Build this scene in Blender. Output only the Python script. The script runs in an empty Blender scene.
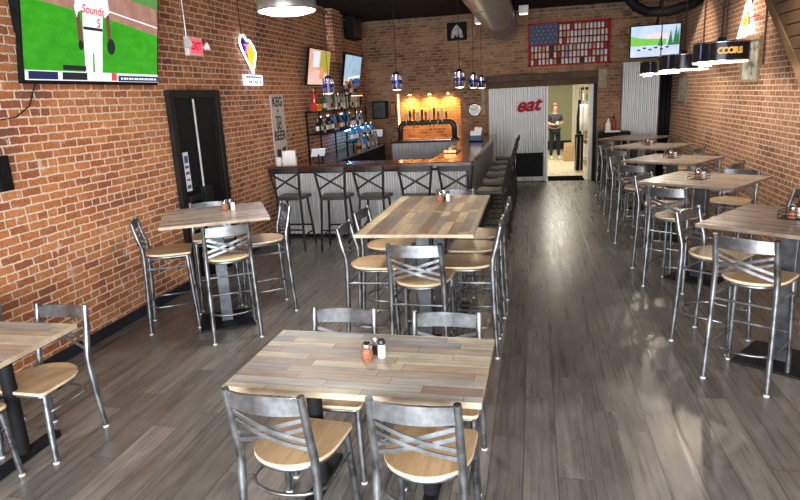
import bpy, bmesh, math, random
from mathutils import Vector, Matrix
R = random.Random(7)
S = bpy.context.scene
C = S.collection
PI = math.pi
V = Vector

# ------------------------------------------------------------------ camera, world, large lights, exposure
YAW, PITCH, ROLL, FPX, CAM_H = 0.2218, 0.2456, -0.0502, 611.0, 2.03
F_ = V((-math.sin(YAW) * math.cos(PITCH), math.cos(YAW) * math.cos(PITCH), -math.sin(PITCH)))
R_ = V((math.cos(YAW), math.sin(YAW), 0))
U_ = R_.cross(F_)
R2 = math.cos(ROLL) * R_ + math.sin(ROLL) * U_
U2 = -math.sin(ROLL) * R_ + math.cos(ROLL) * U_
cd = bpy.data.cameras.new('camera')
cd.sensor_width = 36.0
cd.lens = FPX / 800 * 36
cd.clip_start = 0.05
cam = bpy.data.objects.new('camera', cd)
cam.matrix_world = Matrix(((R2.x, U2.x, -F_.x, 0), (R2.y, U2.y, -F_.y, 0), (R2.z, U2.z, -F_.z, CAM_H), (0, 0, 0, 1)))
C.objects.link(cam)
S.camera = cam

w = bpy.data.worlds.new('daylight')
S.world = w
w.use_nodes = True
w.node_tree.nodes['Background'].inputs[0].default_value = (0.82, 0.9, 1.0, 1)
w.node_tree.nodes['Background'].inputs[1].default_value = 0.7


def area(name, loc, direction, sx, sy, power, col=(1, 1, 1)):
    l = bpy.data.lights.new(name, 'AREA')
    l.shape = 'RECTANGLE'
    l.size, l.size_y, l.energy, l.color = sx, sy, power, col
    o = bpy.data.objects.new(name, l)
    o.location = loc
    o.rotation_euler = V(direction).to_track_quat('-Z', 'Y').to_euler()
    C.objects.link(o)
    return o


# daylight coming in through the street windows behind the photographer
area('storefront_daylight', (-0.5, -2.6, 1.6), (-0.12, 1, -0.27), 6.2, 2.3, 800, (0.95, 0.97, 1.0))
# fluorescent light of the kitchen passage
area('kitchen_fluorescent', (0.5, 17.6, 2.74), (0, 0, -1), 1.0, 4.5, 125, (1.0, 0.95, 0.78))

S.view_settings.view_transform = 'Standard'
S.view_settings.look = 'None'
S.view_settings.gamma = 1.0
S.view_settings.use_curve_mapping = False
S.view_settings.exposure = 0.5


# ------------------------------------------------------------------ mesh helpers
class MB:
    """collects shapes, builds them as one mesh object"""

    def __init__(s):
        s.bm = bmesh.new()
        s.mi = 0

    def _f(s, vs):
        try:
            f = s.bm.faces.new(vs)
            f.material_index = s.mi
            return f
        except ValueError:
            return None

    def box(s, c, d, m=None):
        hx, hy, hz = d[0] / 2, d[1] / 2, d[2] / 2
        vs = []
        for x, y, z in ((-1, -1, -1), (1, -1, -1), (1, 1, -1), (-1, 1, -1), (-1, -1, 1), (1, -1, 1), (1, 1, 1), (-1, 1, 1)):
            p = V((x * hx, y * hy, z * hz))
            if m is not None:
                p = m @ p
            vs.append(s.bm.verts.new(p + V(c)))
        for q in ((0, 3, 2, 1), (4, 5, 6, 7), (0, 1, 5, 4), (1, 2, 6, 5), (2, 3, 7, 6), (3, 0, 4, 7)):
            s._f([vs[i] for i in q])
        return s

    def span(s, a, b):
        a, b = V(a), V(b)
        d = b - a
        return s.box((a + b) / 2, (abs(d.x), abs(d.y), abs(d.z)))

    def tube(s, pts, r, seg=10, closed=False, flat=1.0):
        pts = [V(p) for p in pts]
        n = len(pts)
        rs = r if isinstance(r, (list, tuple)) else [r] * n
        rings = []
        up = None
        for i in range(n):
            if closed:
                t = pts[(i + 1) % n] - pts[i - 1]
            else:
                t = pts[min(i + 1, n - 1)] - pts[max(i - 1, 0)]
            t.normalize()
            if up is None:
                up = V((0, 0, 1)) if abs(t.z) < 0.9 else V((0, 1, 0))
            a = t.cross(up)
            if a.length < 1e-5:
                a = t.orthogonal()
            a.normalize()
            b = a.cross(t).normalized()
            up = b
            rings.append([s.bm.verts.new(pts[i] + rs[i] * (math.cos(2 * PI * k / seg) * a + flat * math.sin(2 * PI * k / seg) * b)) for k in range(seg)])
        m = n if closed else n - 1
        for i in range(m):
            A, B = rings[i], rings[(i + 1) % n]
            for k in range(seg):
                s._f([A[k], A[(k + 1) % seg], B[(k + 1) % seg], B[k]])
        if not closed:
            s._f(list(reversed(rings[0])))
            s._f(rings[-1])
        return s

    def bar(s, p0, p1, wd, ht):
        p0, p1 = V(p0), V(p1)
        d = p1 - p0
        q = d.to_track_quat('X', 'Z').to_matrix()
        return s.box((p0 + p1) / 2, (d.length, wd, ht), q)

    def lathe(s, prof, c=(0, 0, 0), seg=20, m=None):
        c = V(c)
        rings = []
        for r, z in prof:
            ring = []
            for k in range(seg):
                p = V((r * math.cos(2 * PI * k / seg), r * math.sin(2 * PI * k / seg), z))
                if m is not None:
                    p = m @ p
                ring.append(s.bm.verts.new(c + p))
            rings.append(ring)
        for A, B in zip(rings, rings[1:]):
            for k in range(seg):
                s._f([A[k], A[(k + 1) % seg], B[(k + 1) % seg], B[k]])
        s._f(list(reversed(rings[0])))
        s._f(rings[-1])
        return s

    def prism(s, poly, z0, z1, m=None, side=None):
        """poly in local xy; m maps local xyz to the object's space"""
        m = m or Matrix.Identity(4)
        a = [s.bm.verts.new(m @ V((x, y, z0))) for x, y in poly]
        b = [s.bm.verts.new(m @ V((x, y, z1))) for x, y in poly]
        s._f(list(reversed(a)))
        s._f(b)
        n = len(poly)
        old = s.mi
        if side is not None:
            s.mi = side
        for i in range(n):
            s._f([a[i], a[(i + 1) % n], b[(i + 1) % n], b[i]])
        s.mi = old
        return s

    def strip(s, rows):
        """grid of points rows[i][j] -> quads"""
        vv = [[s.bm.verts.new(V(p)) for p in r] for r in rows]
        for A, B in zip(vv, vv[1:]):
            for k in range(len(A) - 1):
                s._f([A[k], A[k + 1], B[k + 1], B[k]])
        return s

    def build(s, name, mats, parent=None, bevel=0, smooth=False, seg=2):
        if not isinstance(mats, (list, tuple)):
            mats = [mats]
        bmesh.ops.recalc_face_normals(s.bm, faces=s.bm.faces)
        me = bpy.data.meshes.new(name)
        s.bm.to_mesh(me)
        s.bm.free()
        for m in mats:
            me.materials.append(m)
        o = bpy.data.objects.new(name, me)
        C.objects.link(o)
        if parent:
            o.parent = parent
        if smooth:
            for p in me.polygons:
                p.use_smooth = True
            if smooth != 'all':
                try:
                    me.set_sharp_from_angle(angle=math.radians(40))
                except Exception:
                    pass
        if bevel:
            b = o.modifiers.new('bevel', 'BEVEL')
            b.width = bevel
            b.segments = seg
            b.limit_method = 'ANGLE'
        return o


def tag(o, label, cat, group=None, kind=None):
    o['label'] = label
    o['category'] = cat
    if group:
        o['group'] = group
    if kind:
        o['kind'] = kind
    return o


def thing(name, label, cat, loc=(0, 0, 0), rz=0, group=None):
    o = bpy.data.objects.new(name, None)
    o.empty_display_size = 0.1
    o.location = loc
    o.rotation_euler = (0, 0, rz)
    C.objects.link(o)
    return tag(o, label, cat, group)


def struct(o, label=None):
    o['kind'] = 'structure'
    if label:
        o['label'] = label
    return o


def dup(root, loc, rz, label, group=None):
    kids = {}
    def rec(o, parent):
        c = o.copy()
        C.objects.link(c)
        if parent:
            c.parent = parent
        for ch in list(o.children):
            rec(ch, c)
        return c
    r = rec(root, None)
    r.location = loc
    r.rotation_euler = (0, 0, rz)
    r['label'] = label
    if group:
        r['group'] = group
    return r


def text(name, body, size, mat, parent, mtx, extrude=0.002, shear=0.0, bold=0.0, xs=1.0, align='CENTER'):
    cu = bpy.data.curves.new(name, 'FONT')
    cu.body = body
    cu.size = size
    cu.extrude = extrude
    cu.shear = shear
    cu.offset = bold
    cu.align_x = align
    cu.align_y = 'CENTER'
    t = bpy.data.objects.new(name, cu)
    C.objects.link(t)
    dg = bpy.context.evaluated_depsgraph_get()
    me = bpy.data.meshes.new_from_object(t.evaluated_get(dg))
    bpy.data.objects.remove(t)
    me.name = name
    me.transform(mtx @ Matrix.Diagonal((xs, 1, 1, 1)))
    me.materials.clear()
    me.materials.append(mat)
    o = bpy.data.objects.new(name, me)
    C.objects.link(o)
    if parent:
        o.parent = parent
    return o


def frame(origin, ux, uy):
    """matrix with local x->ux, y->uy, z->ux x uy"""
    ux, uy = V(ux).normalized(), V(uy).normalized()
    uz = ux.cross(uy)
    m = Matrix((ux, uy, uz)).transposed().to_4x4()
    m.translation = V(origin)
    return m


# ------------------------------------------------------------------ materials
def new_mat(name):
    m = bpy.data.materials.new(name)
    m.use_nodes = True
    return m, m.node_tree, m.node_tree.nodes['Principled BSDF']


class G:
    def __init__(s, nt):
        s.nt = nt

    def n(s, t, **k):
        x = s.nt.nodes.new(t)
        for a, b in k.items():
            setattr(x, a, b)
        return x

    def link(s, a, b):
        s.nt.links.new(a, b)

    def put(s, v, sock):
        if isinstance(v, (int, float)):
            sock.default_value = v
        elif isinstance(v, (tuple, list)):
            sock.default_value = v
        else:
            s.link(v, sock)

    def m(s, op, a, b=0.0, c=None):
        x = s.n('ShaderNodeMath', operation=op)
        s.put(a, x.inputs[0])
        s.put(b, x.inputs[1])
        if c is not None:
            s.put(c, x.inputs[2])
        return x.outputs[0]

    def comb(s, x, y, z=0.0):
        c = s.n('ShaderNodeCombineXYZ')
        s.put(x, c.inputs[0]); s.put(y, c.inputs[1]); s.put(z, c.inputs[2])
        return c.outputs[0]

    def white(s, vec):
        x = s.n('ShaderNodeTexWhiteNoise', noise_dimensions='3D')
        s.link(vec, x.inputs['Vector'])
        return x.outputs['Value']

    def noise(s, vec, scale, detail=3, rough=0.55):
        x = s.n('ShaderNodeTexNoise')
        if vec is not None:
            s.link(vec, x.inputs['Vector'])
        x.inputs['Scale'].default_value = scale
        x.inputs['Detail'].default_value = detail
        x.inputs['Roughness'].default_value = rough
        return x.outputs['Fac']

    def ramp(s, fac, stops, interp='LINEAR'):
        x = s.n('ShaderNodeValToRGB')
        x.color_ramp.interpolation = interp
        e = x.color_ramp.elements
        while len(e) < len(stops):
            e.new(0.5)
        for el, (p, c) in zip(e, stops):
            el.position = p
            el.color = (*c, 1) if len(c) == 3 else c
        s.link(fac, x.inputs[0])
        return x.outputs[0]

    def mix(s, fac, a, b, mode='MIX'):
        x = s.n('ShaderNodeMix', data_type='RGBA', blend_type=mode)
        s.put(fac, x.inputs[0])
        s.put(a if not isinstance(a, tuple) else (*a, 1)[:4], x.inputs[6])
        s.put(b if not isinstance(b, tuple) else (*b, 1)[:4], x.inputs[7])
        return x.outputs[2]

    def map(s, v, a, b, c=0.0, d=1.0):
        x = s.n('ShaderNodeMapRange')
        s.put(v, x.inputs[0])
        for i, q in enumerate((a, b, c, d)):
            x.inputs[1 + i].default_value = q
        return x.outputs[0]

    def bump(s, h, strength, dist, bsdf):
        x = s.n('ShaderNodeBump')
        x.inputs['Strength'].default_value = strength
        x.inputs['Distance'].default_value = dist
        s.link(h, x.inputs['Height'])
        s.link(x.outputs[0], bsdf.inputs['Normal'])

    def objco(s):
        return s.n('ShaderNodeTexCoord').outputs['Object']

    def sep(s, v):
        x = s.n('ShaderNodeSeparateXYZ')
        s.link(v, x.inputs[0])
        return x.outputs


def plain(name, col, rough=0.5, metal=0.0, var=0.12, scale=12.0, bump=0.0, coat=0.0, spec=0.22):
    """a painted / metal / fabric surface with a little procedural unevenness"""
    m, nt, b = new_mat(name)
    g = G(nt)
    f = g.noise(g.objco(), scale, 4)
    c2 = tuple(min(1, c * (1 + var * 2)) for c in col)
    c1 = tuple(c * (1 - var * 2) for c in col)
    g.link(g.ramp(f, [(0.3, c1), (0.7, c2)]), b.inputs['Base Color'])
    b.inputs['Metallic'].default_value = metal
    g.link(g.map(f, 0.3, 0.7, max(0.02, rough - 0.06), min(1, rough + 0.06)), b.inputs['Roughness'])
    if coat:
        b.inputs['Coat Weight'].default_value = coat
    if spec is not None:
        b.inputs['Specular IOR Level'].default_value = spec
    if bump:
        g.bump(f, bump, 0.01, b)
    return m


def glow(name, col, strength):
    m, nt, b = new_mat(name)
    b.inputs['Base Color'].default_value = (*[c * 0.5 for c in col], 1)
    b.inputs['Emission Color'].default_value = (*col, 1)
    b.inputs['Emission Strength'].default_value = strength
    b.inputs['Roughness'].default_value = 0.3
    return m


def glassy(name, col, rough=0.05, trans=1.0):
    m, nt, b = new_mat(name)
    b.inputs['Base Color'].default_value = (*col, 1)
    b.inputs['Transmission Weight'].default_value = trans
    b.inputs['Roughness'].default_value = rough
    b.inputs['IOR'].default_value = 1.45
    return m


def brick(name, cols, mortar, bw=0.195, bh=0.0672, gap=0.0068, patch=(0.6, 0.53, 0.45), patchy=0.66):
    m, nt, b = new_mat(name)
    g = G(nt)
    co = g.objco()
    nrm = g.n('ShaderNodeNewGeometry').outputs['True Normal']
    nx = g.m('ABSOLUTE', g.sep(nrm)[0])
    o = g.sep(co)
    big = g.noise(co, 1.3, 2)
    wob = g.m('MULTIPLY', g.m('SUBTRACT', g.noise(co, 9.0, 3), 0.5), 0.034)
    wob2 = g.m('MULTIPLY', g.m('SUBTRACT', g.noise(co, 14.0, 3), 0.5), 0.022)
    pick = g.m('GREATER_THAN', nx, 0.5)
    u0 = g.m('ADD', g.m('MULTIPLY', o[1], pick), g.m('MULTIPLY', o[0], g.m('SUBTRACT', 1.0, pick)))
    u0 = g.m('ADD', u0, wob)
    v = g.m('DIVIDE', g.m('ADD', o[2], wob2), bh)
    row = g.m('FLOOR', v)
    header = g.m('LESS_THAN', g.m('MODULO', g.m('ADD', row, 600.0), 6.0), 0.5)
    wdt = g.m('SUBTRACT', bw, g.m('MULTIPLY', header, bw * 0.46))
    off = g.white(g.comb(row, 3.7, 1.2))
    u = g.m('ADD', g.m('DIVIDE', u0, wdt), g.m('ADD', g.m('MULTIPLY', g.m('MODULO', g.m('ADD', row, 600.0), 2.0), 0.5), g.m('MULTIPLY', off, 0.3)))
    col = g.m('FLOOR', u)
    fu = g.m('SUBTRACT', u, col)
    fv = g.m('SUBTRACT', v, row)
    du = g.m('MULTIPLY', g.m('MINIMUM', fu, g.m('SUBTRACT', 1.0, fu)), wdt)
    dv = g.m('MULTIPLY', g.m('MINIMUM', fv, g.m('SUBTRACT', 1.0, fv)), bh)
    dd = g.m('MINIMUM', du, dv)
    dd = g.m('ADD', dd, g.m('MULTIPLY', g.m('SUBTRACT', g.noise(co, 30.0, 4, 0.7), 0.5), gap * 1.6))
    isb = g.map(dd, gap * 0.5, gap * 1.3)
    rnd = g.white(g.comb(col, row, 0.5))
    n = len(cols)
    body = g.ramp(g.m('ADD', g.m('MULTIPLY', rnd, 0.5), g.m('MULTIPLY', g.map(big, 0.3, 0.62), 0.5)), [(0.12 + 0.76 * i / (n - 1), c) for i, c in enumerate(cols)])
    mott = g.noise(co, 38.0, 4, 0.65)
    body = g.mix(1.0, body, g.ramp(mott, [(0.3, (0.62, 0.6, 0.6)), (0.72, (1.22, 1.2, 1.18))]), 'MULTIPLY')
    # old paint and mortar smears with a shape of their own
    sm = g.map(g.noise(co, 5.5, 5, 0.7), patchy, patchy + 0.06)
    body = g.mix(g.m('MULTIPLY', sm, 0.7), body, patch)
    mort = g.mix(1.0, mortar, g.ramp(mott, [(0.3, (0.75, 0.74, 0.72)), (0.7, (1.1, 1.1, 1.1))]), 'MULTIPLY')
    g.link(g.mix(isb, mort, body), b.inputs['Base Color'])
    b.inputs['Roughness'].default_value = 0.82
    b.inputs['Specular IOR Level'].default_value = 0.3
    g.bump(g.m('ADD', isb, g.m('MULTIPLY', mott, 0.5)), 0.6, 0.008, b)
    return m


def planks(name, along, wd, ln, cols, rough, gapc=(0.03, 0.025, 0.02), gapw=0.0025, grain=0.5, interp='CONSTANT', coat=0.0, edge=None, spec=0.5, rvar=0.1):
    m, nt, b = new_mat(name)
    g = G(nt)
    co = g.objco()
    o = g.sep(co)
    ax, al = (o[0], o[1]) if along == 'Y' else (o[1], o[0])
    t = g.m('DIVIDE', g.m('ADD', ax, 50.0), wd)
    row = g.m('FLOOR', t)
    ft = g.m('SUBTRACT', t, row)
    ro = g.white(g.comb(row, 0.31, 7.7))
    s_ = g.m('ADD', g.m('DIVIDE', g.m('ADD', al, 50.0), ln), ro)
    idx = g.m('FLOOR', s_)
    fs = g.m('SUBTRACT', s_, idx)
    rnd = g.white(g.comb(row, idx, 2.3))
    n = len(cols)
    body = g.ramp(rnd, [(i / n, c) for i, c in enumerate(cols)], interp)
    # grain: noise stretched along the board
    gv = g.comb(g.m('MULTIPLY', ax, 24.0), g.m('MULTIPLY', al, 0.75), g.m('MULTIPLY', rnd, 40.0))
    gr = g.noise(gv, 1.6, 5, 0.62)
    kn = g.noise(g.comb(g.m('MULTIPLY', ax, 8.0), g.m('MULTIPLY', al, 2.4), g.m('MULTIPLY', rnd, 23.0)), 1.5, 3, 0.6)
    lo, hi = 1 - grain, 1 + grain
    body = g.mix(1.0, body, g.ramp(gr, [(0.3, (lo, lo, lo)), (0.7, (hi, hi, hi))]), 'MULTIPLY')
    body = g.mix(1.0, body, g.ramp(kn, [(0.3, (0.74, 0.73, 0.72)), (0.68, (1.2, 1.2, 1.19))]), 'MULTIPLY')
    d1 = g.m('MULTIPLY', g.m('MINIMUM', ft, g.m('SUBTRACT', 1.0, ft)), wd)
    d2 = g.m('MULTIPLY', g.m('MINIMUM', fs, g.m('SUBTRACT', 1.0, fs)), ln)
    keep = g.map(g.m('MINIMUM', d1, d2), gapw * 0.3, gapw) if gapw else g.m('ADD', 1.0, 0.0)
    body = g.mix(keep, gapc, body)
    g.link(body, b.inputs['Base Color'])
    g.link(g.map(gr, 0.3, 0.7, rough - rvar, rough + rvar), b.inputs['Roughness'])
    b.inputs['Specular IOR Level'].default_value = spec
    if coat:
        b.inputs['Coat Weight'].default_value = coat
        b.inputs['Coat Roughness'].default_value = 0.18
    g.bump(g.m('ADD', g.m('MULTIPLY', gr, 0.25), keep), 0.18, 0.003, b)
    return m


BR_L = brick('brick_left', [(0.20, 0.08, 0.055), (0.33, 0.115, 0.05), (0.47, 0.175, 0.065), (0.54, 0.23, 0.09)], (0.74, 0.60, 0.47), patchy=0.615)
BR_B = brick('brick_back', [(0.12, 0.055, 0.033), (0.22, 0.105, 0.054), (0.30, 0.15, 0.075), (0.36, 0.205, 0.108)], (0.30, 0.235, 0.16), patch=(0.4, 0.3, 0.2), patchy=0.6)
BR_R = brick('brick_right', [(0.21, 0.10, 0.062), (0.32, 0.152, 0.09), (0.40, 0.20, 0.118), (0.46, 0.25, 0.155)], (0.74, 0.62, 0.50), patchy=0.62)
FLOOR = planks('floor_planks', 'Y', 0.185, 1.22, [(0.130, 0.120, 0.106), (0.180, 0.166, 0.146), (0.148, 0.136, 0.121), (0.208, 0.190, 0.166), (0.160, 0.146, 0.129)], 0.30, gapc=(0.04, 0.035, 0.03), gapw=0.003, grain=0.26, spec=0.5, rvar=0.07)
MIXC = [(0.46, 0.36, 0.235), (0.235, 0.20, 0.165), (0.27, 0.17, 0.115), (0.58, 0.47, 0.31), (0.155, 0.135, 0.115), (0.35, 0.28, 0.20), (0.19, 0.125, 0.09), (0.29, 0.265, 0.23)]
TOP_X = planks('mixed_plank_top_pale', 'X', 0.071, 0.46, [(0.62, 0.56, 0.41), (0.43, 0.415, 0.37), (0.46, 0.345, 0.26), (0.74, 0.68, 0.50), (0.37, 0.36, 0.335), (0.63, 0.56, 0.42), (0.48, 0.385, 0.30), (0.54, 0.525, 0.47)], 0.42, grain=0.22, gapw=0.0016)
TOP_Y = planks('mixed_plank_top', 'Y', 0.075, 0.44, MIXC, 0.42, grain=0.22, gapw=0.0016)
TOP_G = planks('mauve_plank_top', 'X', 0.055, 0.9, [(0.30, 0.235, 0.21), (0.37, 0.31, 0.275), (0.27, 0.22, 0.205), (0.33, 0.27, 0.24), (0.40, 0.345, 0.30)], 0.3, grain=0.25, gapw=0.0012)  # grey-mauve planks; tint of reflected blue light put into the colours
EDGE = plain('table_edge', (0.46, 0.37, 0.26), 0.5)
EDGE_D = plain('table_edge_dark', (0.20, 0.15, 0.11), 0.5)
SEAT = planks('seat_veneer', 'Y', 0.5, 3.0, [(0.56, 0.385, 0.21), (0.52, 0.35, 0.19)], 0.38, grain=0.13, gapw=0.0, coat=0.2)
SEAT_E = plain('seat_ply_edge', (0.68, 0.55, 0.36), 0.5)
METAL = plain('clear_coated_steel', (0.225, 0.242, 0.258), 0.32, 0.85, var=0.3, scale=9)
GLIDE = plain('glide_plastic', (0.62, 0.62, 0.6), 0.5)
BLACK = plain('black_steel', (0.012, 0.012, 0.014), 0.55, 0.0, spec=0.15)
COLM = plain('grey_steel_column', (0.11, 0.12, 0.135), 0.4, 0.7, var=0.2)
DARKW = plain('dark_stool_frame', (0.022, 0.019, 0.018), 0.42)
DARKS = plain('dark_stool_seat', (0.055, 0.048, 0.042), 0.36)
BLKPL = plain('black_plastic', (0.008, 0.008, 0.009), 0.6, spec=0.08)
DOORM = plain('black_door_paint', (0.009, 0.009, 0.011), 0.6, spec=0.08)
DFRAME = plain('dark_frame_paint', (0.018, 0.016, 0.015), 0.6, spec=0.1)
CEIL = plain('black_ceiling_paint', (0.006, 0.006, 0.007), 0.85)
BASEB = plain('charcoal_rubber_base', (0.02, 0.022, 0.03), 0.5)
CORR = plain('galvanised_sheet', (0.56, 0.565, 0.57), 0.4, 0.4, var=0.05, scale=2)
CORRD = plain('galvanised_sheet_dark', (0.24, 0.245, 0.25), 0.45, 0.5, var=0.05, scale=2)  # darker copy of the galvanised sheet, used on the bar wing side
BARTOP = planks('bar_top_wood', 'X', 0.16, 2.5, [(0.085, 0.03, 0.017), (0.11, 0.042, 0.022)], 0.16, grain=0.3, coat=0.6, gapw=0.001)
BARTOPY = planks('bar_top_wood_side', 'Y', 0.16, 2.5, [(0.10, 0.036, 0.018), (0.13, 0.05, 0.024)], 0.16, grain=0.3, coat=0.6, gapw=0.001)
OAK = planks('old_beam_wood', 'X', 0.5, 4, [(0.075, 0.05, 0.034), (0.09, 0.06, 0.04)], 0.7, grain=0.5, gapw=0, spec=0.15)
STONE = plain('tan_stone', (0.30, 0.24, 0.155), 0.8, var=0.2, bump=0.4)
CHROME = plain('bright_chrome', (0.72, 0.73, 0.75), 0.16, 1.0, var=0.04)
NICKEL = plain('brushed_nickel', (0.55, 0.55, 0.53), 0.3, 0.9, var=0.1)
WHITEP = plain('white_plastic', (0.75, 0.74, 0.71), 0.45, var=0.03)
PAPER = plain('white_paper', (0.78, 0.76, 0.72), 0.8, var=0.04)
RED = plain('red_paint', (0.36, 0.012, 0.02), 0.6, var=0.06, spec=0.1)
WIRE = plain('dark_wire', (0.05, 0.05, 0.05), 0.4, 0.6)
DUCT = plain('grey_duct', (0.27, 0.25, 0.225), 0.4, 0.6, var=0.1, scale=3)
BULB = glow('lamp_white', (1.0, 0.94, 0.84), 22)
BULBC = glow('lamp_disc', (1.0, 0.96, 0.88), 9)
WARM = glow('warm_bulb', (1.0, 0.62, 0.2), 60)

# ------------------------------------------------------------------ the setting
XL, XR, YB, ZC, YF = -3.87, 2.86, 14.3, 3.72, -2.7
struct(MB().span((XL - 0.2, YF, -0.1), (XR + 0.2, YB + 0.2, 0)).build('floor', FLOOR), 'grey brown plank floor')
struct(MB().span((XL - 0.2, YF, 0), (XL, YB + 0.2, ZC)).build('wall_left', BR_L), 'exposed red brick wall on the left')
struct(MB().span((XR, YF, 0), (XR + 0.2, YB + 0.2, ZC)).build('wall_right', BR_R), 'exposed brick wall on the right')
struct(MB().span((XL - 0.2, YF, ZC), (XR + 0.2, YB + 0.2, ZC + 0.15)).build('ceiling', CEIL), 'black painted ceiling')
NX0, NX1, NZ0, NZ1 = -3.12, -1.64, 1.05, 2.10
OX0, OX1, OZ = -1.02, 1.31, 2.10
wb = MB()
wb.span((XL, YB, 0), (NX0, YB + 0.45, ZC)).span((NX0, YB, 0), (NX1, YB + 0.45, NZ0)).span((NX0, YB, NZ1), (NX1, YB + 0.45, ZC))
wb.span((NX0, YB + 0.26, NZ0), (NX1, YB + 0.45, NZ1)).span((NX1, YB, 0), (OX0, YB + 0.45, ZC))
wb.span((OX0, YB, OZ), (OX1, YB + 0.45, ZC)).span((OX1, YB, 0), (XR, YB + 0.45, ZC))
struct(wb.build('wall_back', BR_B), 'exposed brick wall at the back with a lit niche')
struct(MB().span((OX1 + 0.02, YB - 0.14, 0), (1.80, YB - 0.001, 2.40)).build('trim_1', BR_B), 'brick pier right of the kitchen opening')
struct(MB().span((XL + 0.001, 9.0 + 2.75, 2.75), (XL + 0.13, 9.0 + 3.25, ZC - 0.01)).build('trim_2', BR_L), 'short brick pier high on the left wall')
struct(MB().span((XL + 0.001, YF, 0.001), (XL + 0.018, 6.12, 0.10)).span((XL + 0.001, 7.23, 0.001), (XL + 0.018, 8.62, 0.10)).build('baseboard_left', BASEB), 'charcoal base strip along the left wall')
lin = MB().span((OX0 - 0.05, YB - 0.12, OZ), (OX1 + 0.02, YB - 0.002, OZ + 0.13)).span((OX0 - 0.05, YB - 0.17, OZ + 0.13), (OX1 + 0.02, YB - 0.002, OZ + 0.27))
struct(lin.build('trim_3', OAK, bevel=0.01), 'heavy dark timber lintel over the kitchen opening')
struct(MB().span((OX0 - 0.15, YB - 0.05, 1.55), (OX0 - 0.055, YB - 0.002, 2.33)).span((OX1 + 0.025, YB - 0.19, 2.0), (OX1 + 0.2, YB - 0.141, 2.40)).build('trim_4', STONE, bevel=0.01), 'tan stone blocks beside the lintel')

# left wall door
d1 = struct(MB().span((XL + 0.001, 6.21, 0.01), (XL + 0.03, 7.14, 2.13)).build('door_1', DOORM), 'black steel door in the left brick wall')
fr = MB().span((XL + 0.001, 6.12, 0.001), (XL + 0.06, 6.21, 2.22)).span((XL + 0.001, 7.14, 0.001), (XL + 0.06, 7.23, 2.22)).span((XL + 0.001, 6.21, 2.13), (XL + 0.06, 7.14, 2.22))
fr.build('door_frame', DFRAME, d1, bevel=0.004)
MB().tube([(XL + 0.055, 6.60, 0.30), (XL + 0.055, 6.60, 2.12)], 0.012).build('vertical_rod', plain('grey_rod', (0.42, 0.43, 0.44), 0.5), d1, smooth=True)
MB().span((XL + 0.03, 6.25, 0.98), (XL + 0.09, 6.75, 1.05)).span((XL + 0.03, 6.55, 0.90), (XL + 0.10, 6.72, 1.12)).build('push_bar', BLACK, d1, bevel=0.008)
MB().span((XL + 0.03, 7.085, 0.9), (XL + 0.04, 7.10, 2.1)).build('door_edge_strip', DFRAME, d1)
d1.location.y = -0.05
stk = MB().span((XL + 0.0305, 6.225, 1.10), (XL + 0.033, 6.33, 1.54)).build('door_notice', PAPER)
tag(stk, 'tall narrow white and blue notice stuck on the black door', 'notice')
BLUEP = plain('blue_print', (0.06, 0.12, 0.36), 0.7)
nm = MB()
for z0, z1 in ((1.42, 1.5), (1.36, 1.39), (1.29, 1.32), (1.22, 1.24), (1.13, 1.17)):
    nm.span((XL + 0.033, 6.24, z0), (XL + 0.0345, 6.315, z1))
nm.build('printing', BLUEP, stk)

# kitchen passage beyond the opening
KF = planks('kitchen_floor', 'Y', 0.3, 0.9, [(0.50, 0.44, 0.32), (0.54, 0.47, 0.34), (0.47, 0.41, 0.30)], 0.35, grain=0.12, gapc=(0.35, 0.3, 0.22))
KW = plain('cream_paint', (0.62, 0.58, 0.46), 0.6, var=0.04)
OLIVE = plain('olive_paint', (0.24, 0.235, 0.15), 0.55, var=0.05)
struct(MB().span((-1.6, YB + 0.2, -0.1), (2.2, 22.0, -0.002)).build('floor_kitchen', KF), 'pale plank floor of the kitchen passage')
struct(MB().span((-1.6, YB + 0.45, 0), (-1.5, 22, 2.8)).build('wall_kitchen_left', KW))
struct(MB().span((2.1, YB + 0.45, 0), (2.2, 22, 2.8)).build('wall_kitchen_right', KW))
struct(MB().span((-1.5, 21.8, 0), (2.1, 22, 2.8)).build('wall_kitchen_back', KW))
struct(MB().span((-1.6, YB + 0.45, 2.8), (2.2, 22, 2.9)).build('ceiling_kitchen', KW))
d2 = struct(MB().span((0.35, 21.74, 0.01), (1.25, 21.79, 2.45)).build('door_2', OLIVE), 'olive green door at the end of the kitchen passage')
MB().span((0.75, 21.66, 2.22), (1.1, 21.74, 2.32)).build('door_closer', WHITEP, d2, bevel=0.01)
MB().span((0.36, 21.73, 0.03), (1.24, 21.741, 0.32)).build('kick_plate', BLACK, d2)
MB().span((1.25, 21.74, 0.01), (1.33, 21.8, 2.5)).build('door_frame', KW, d2)
struct(MB().span((OX1 - 0.12, YB + 0.04, 0), (OX1 - 0.001, YB + 0.40, OZ - 0.002)).build('trim_5', WHITEP, bevel=0.006), 'white jamb on the right of the kitchen opening')
struct(MB().span((OX1 - 0.05, YB - 0.13, 0), (OX1 + 0.018, YB - 0.001, OZ - 0.001)).build('trim_6', DFRAME), 'dark edge board of the kitchen opening')


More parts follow.
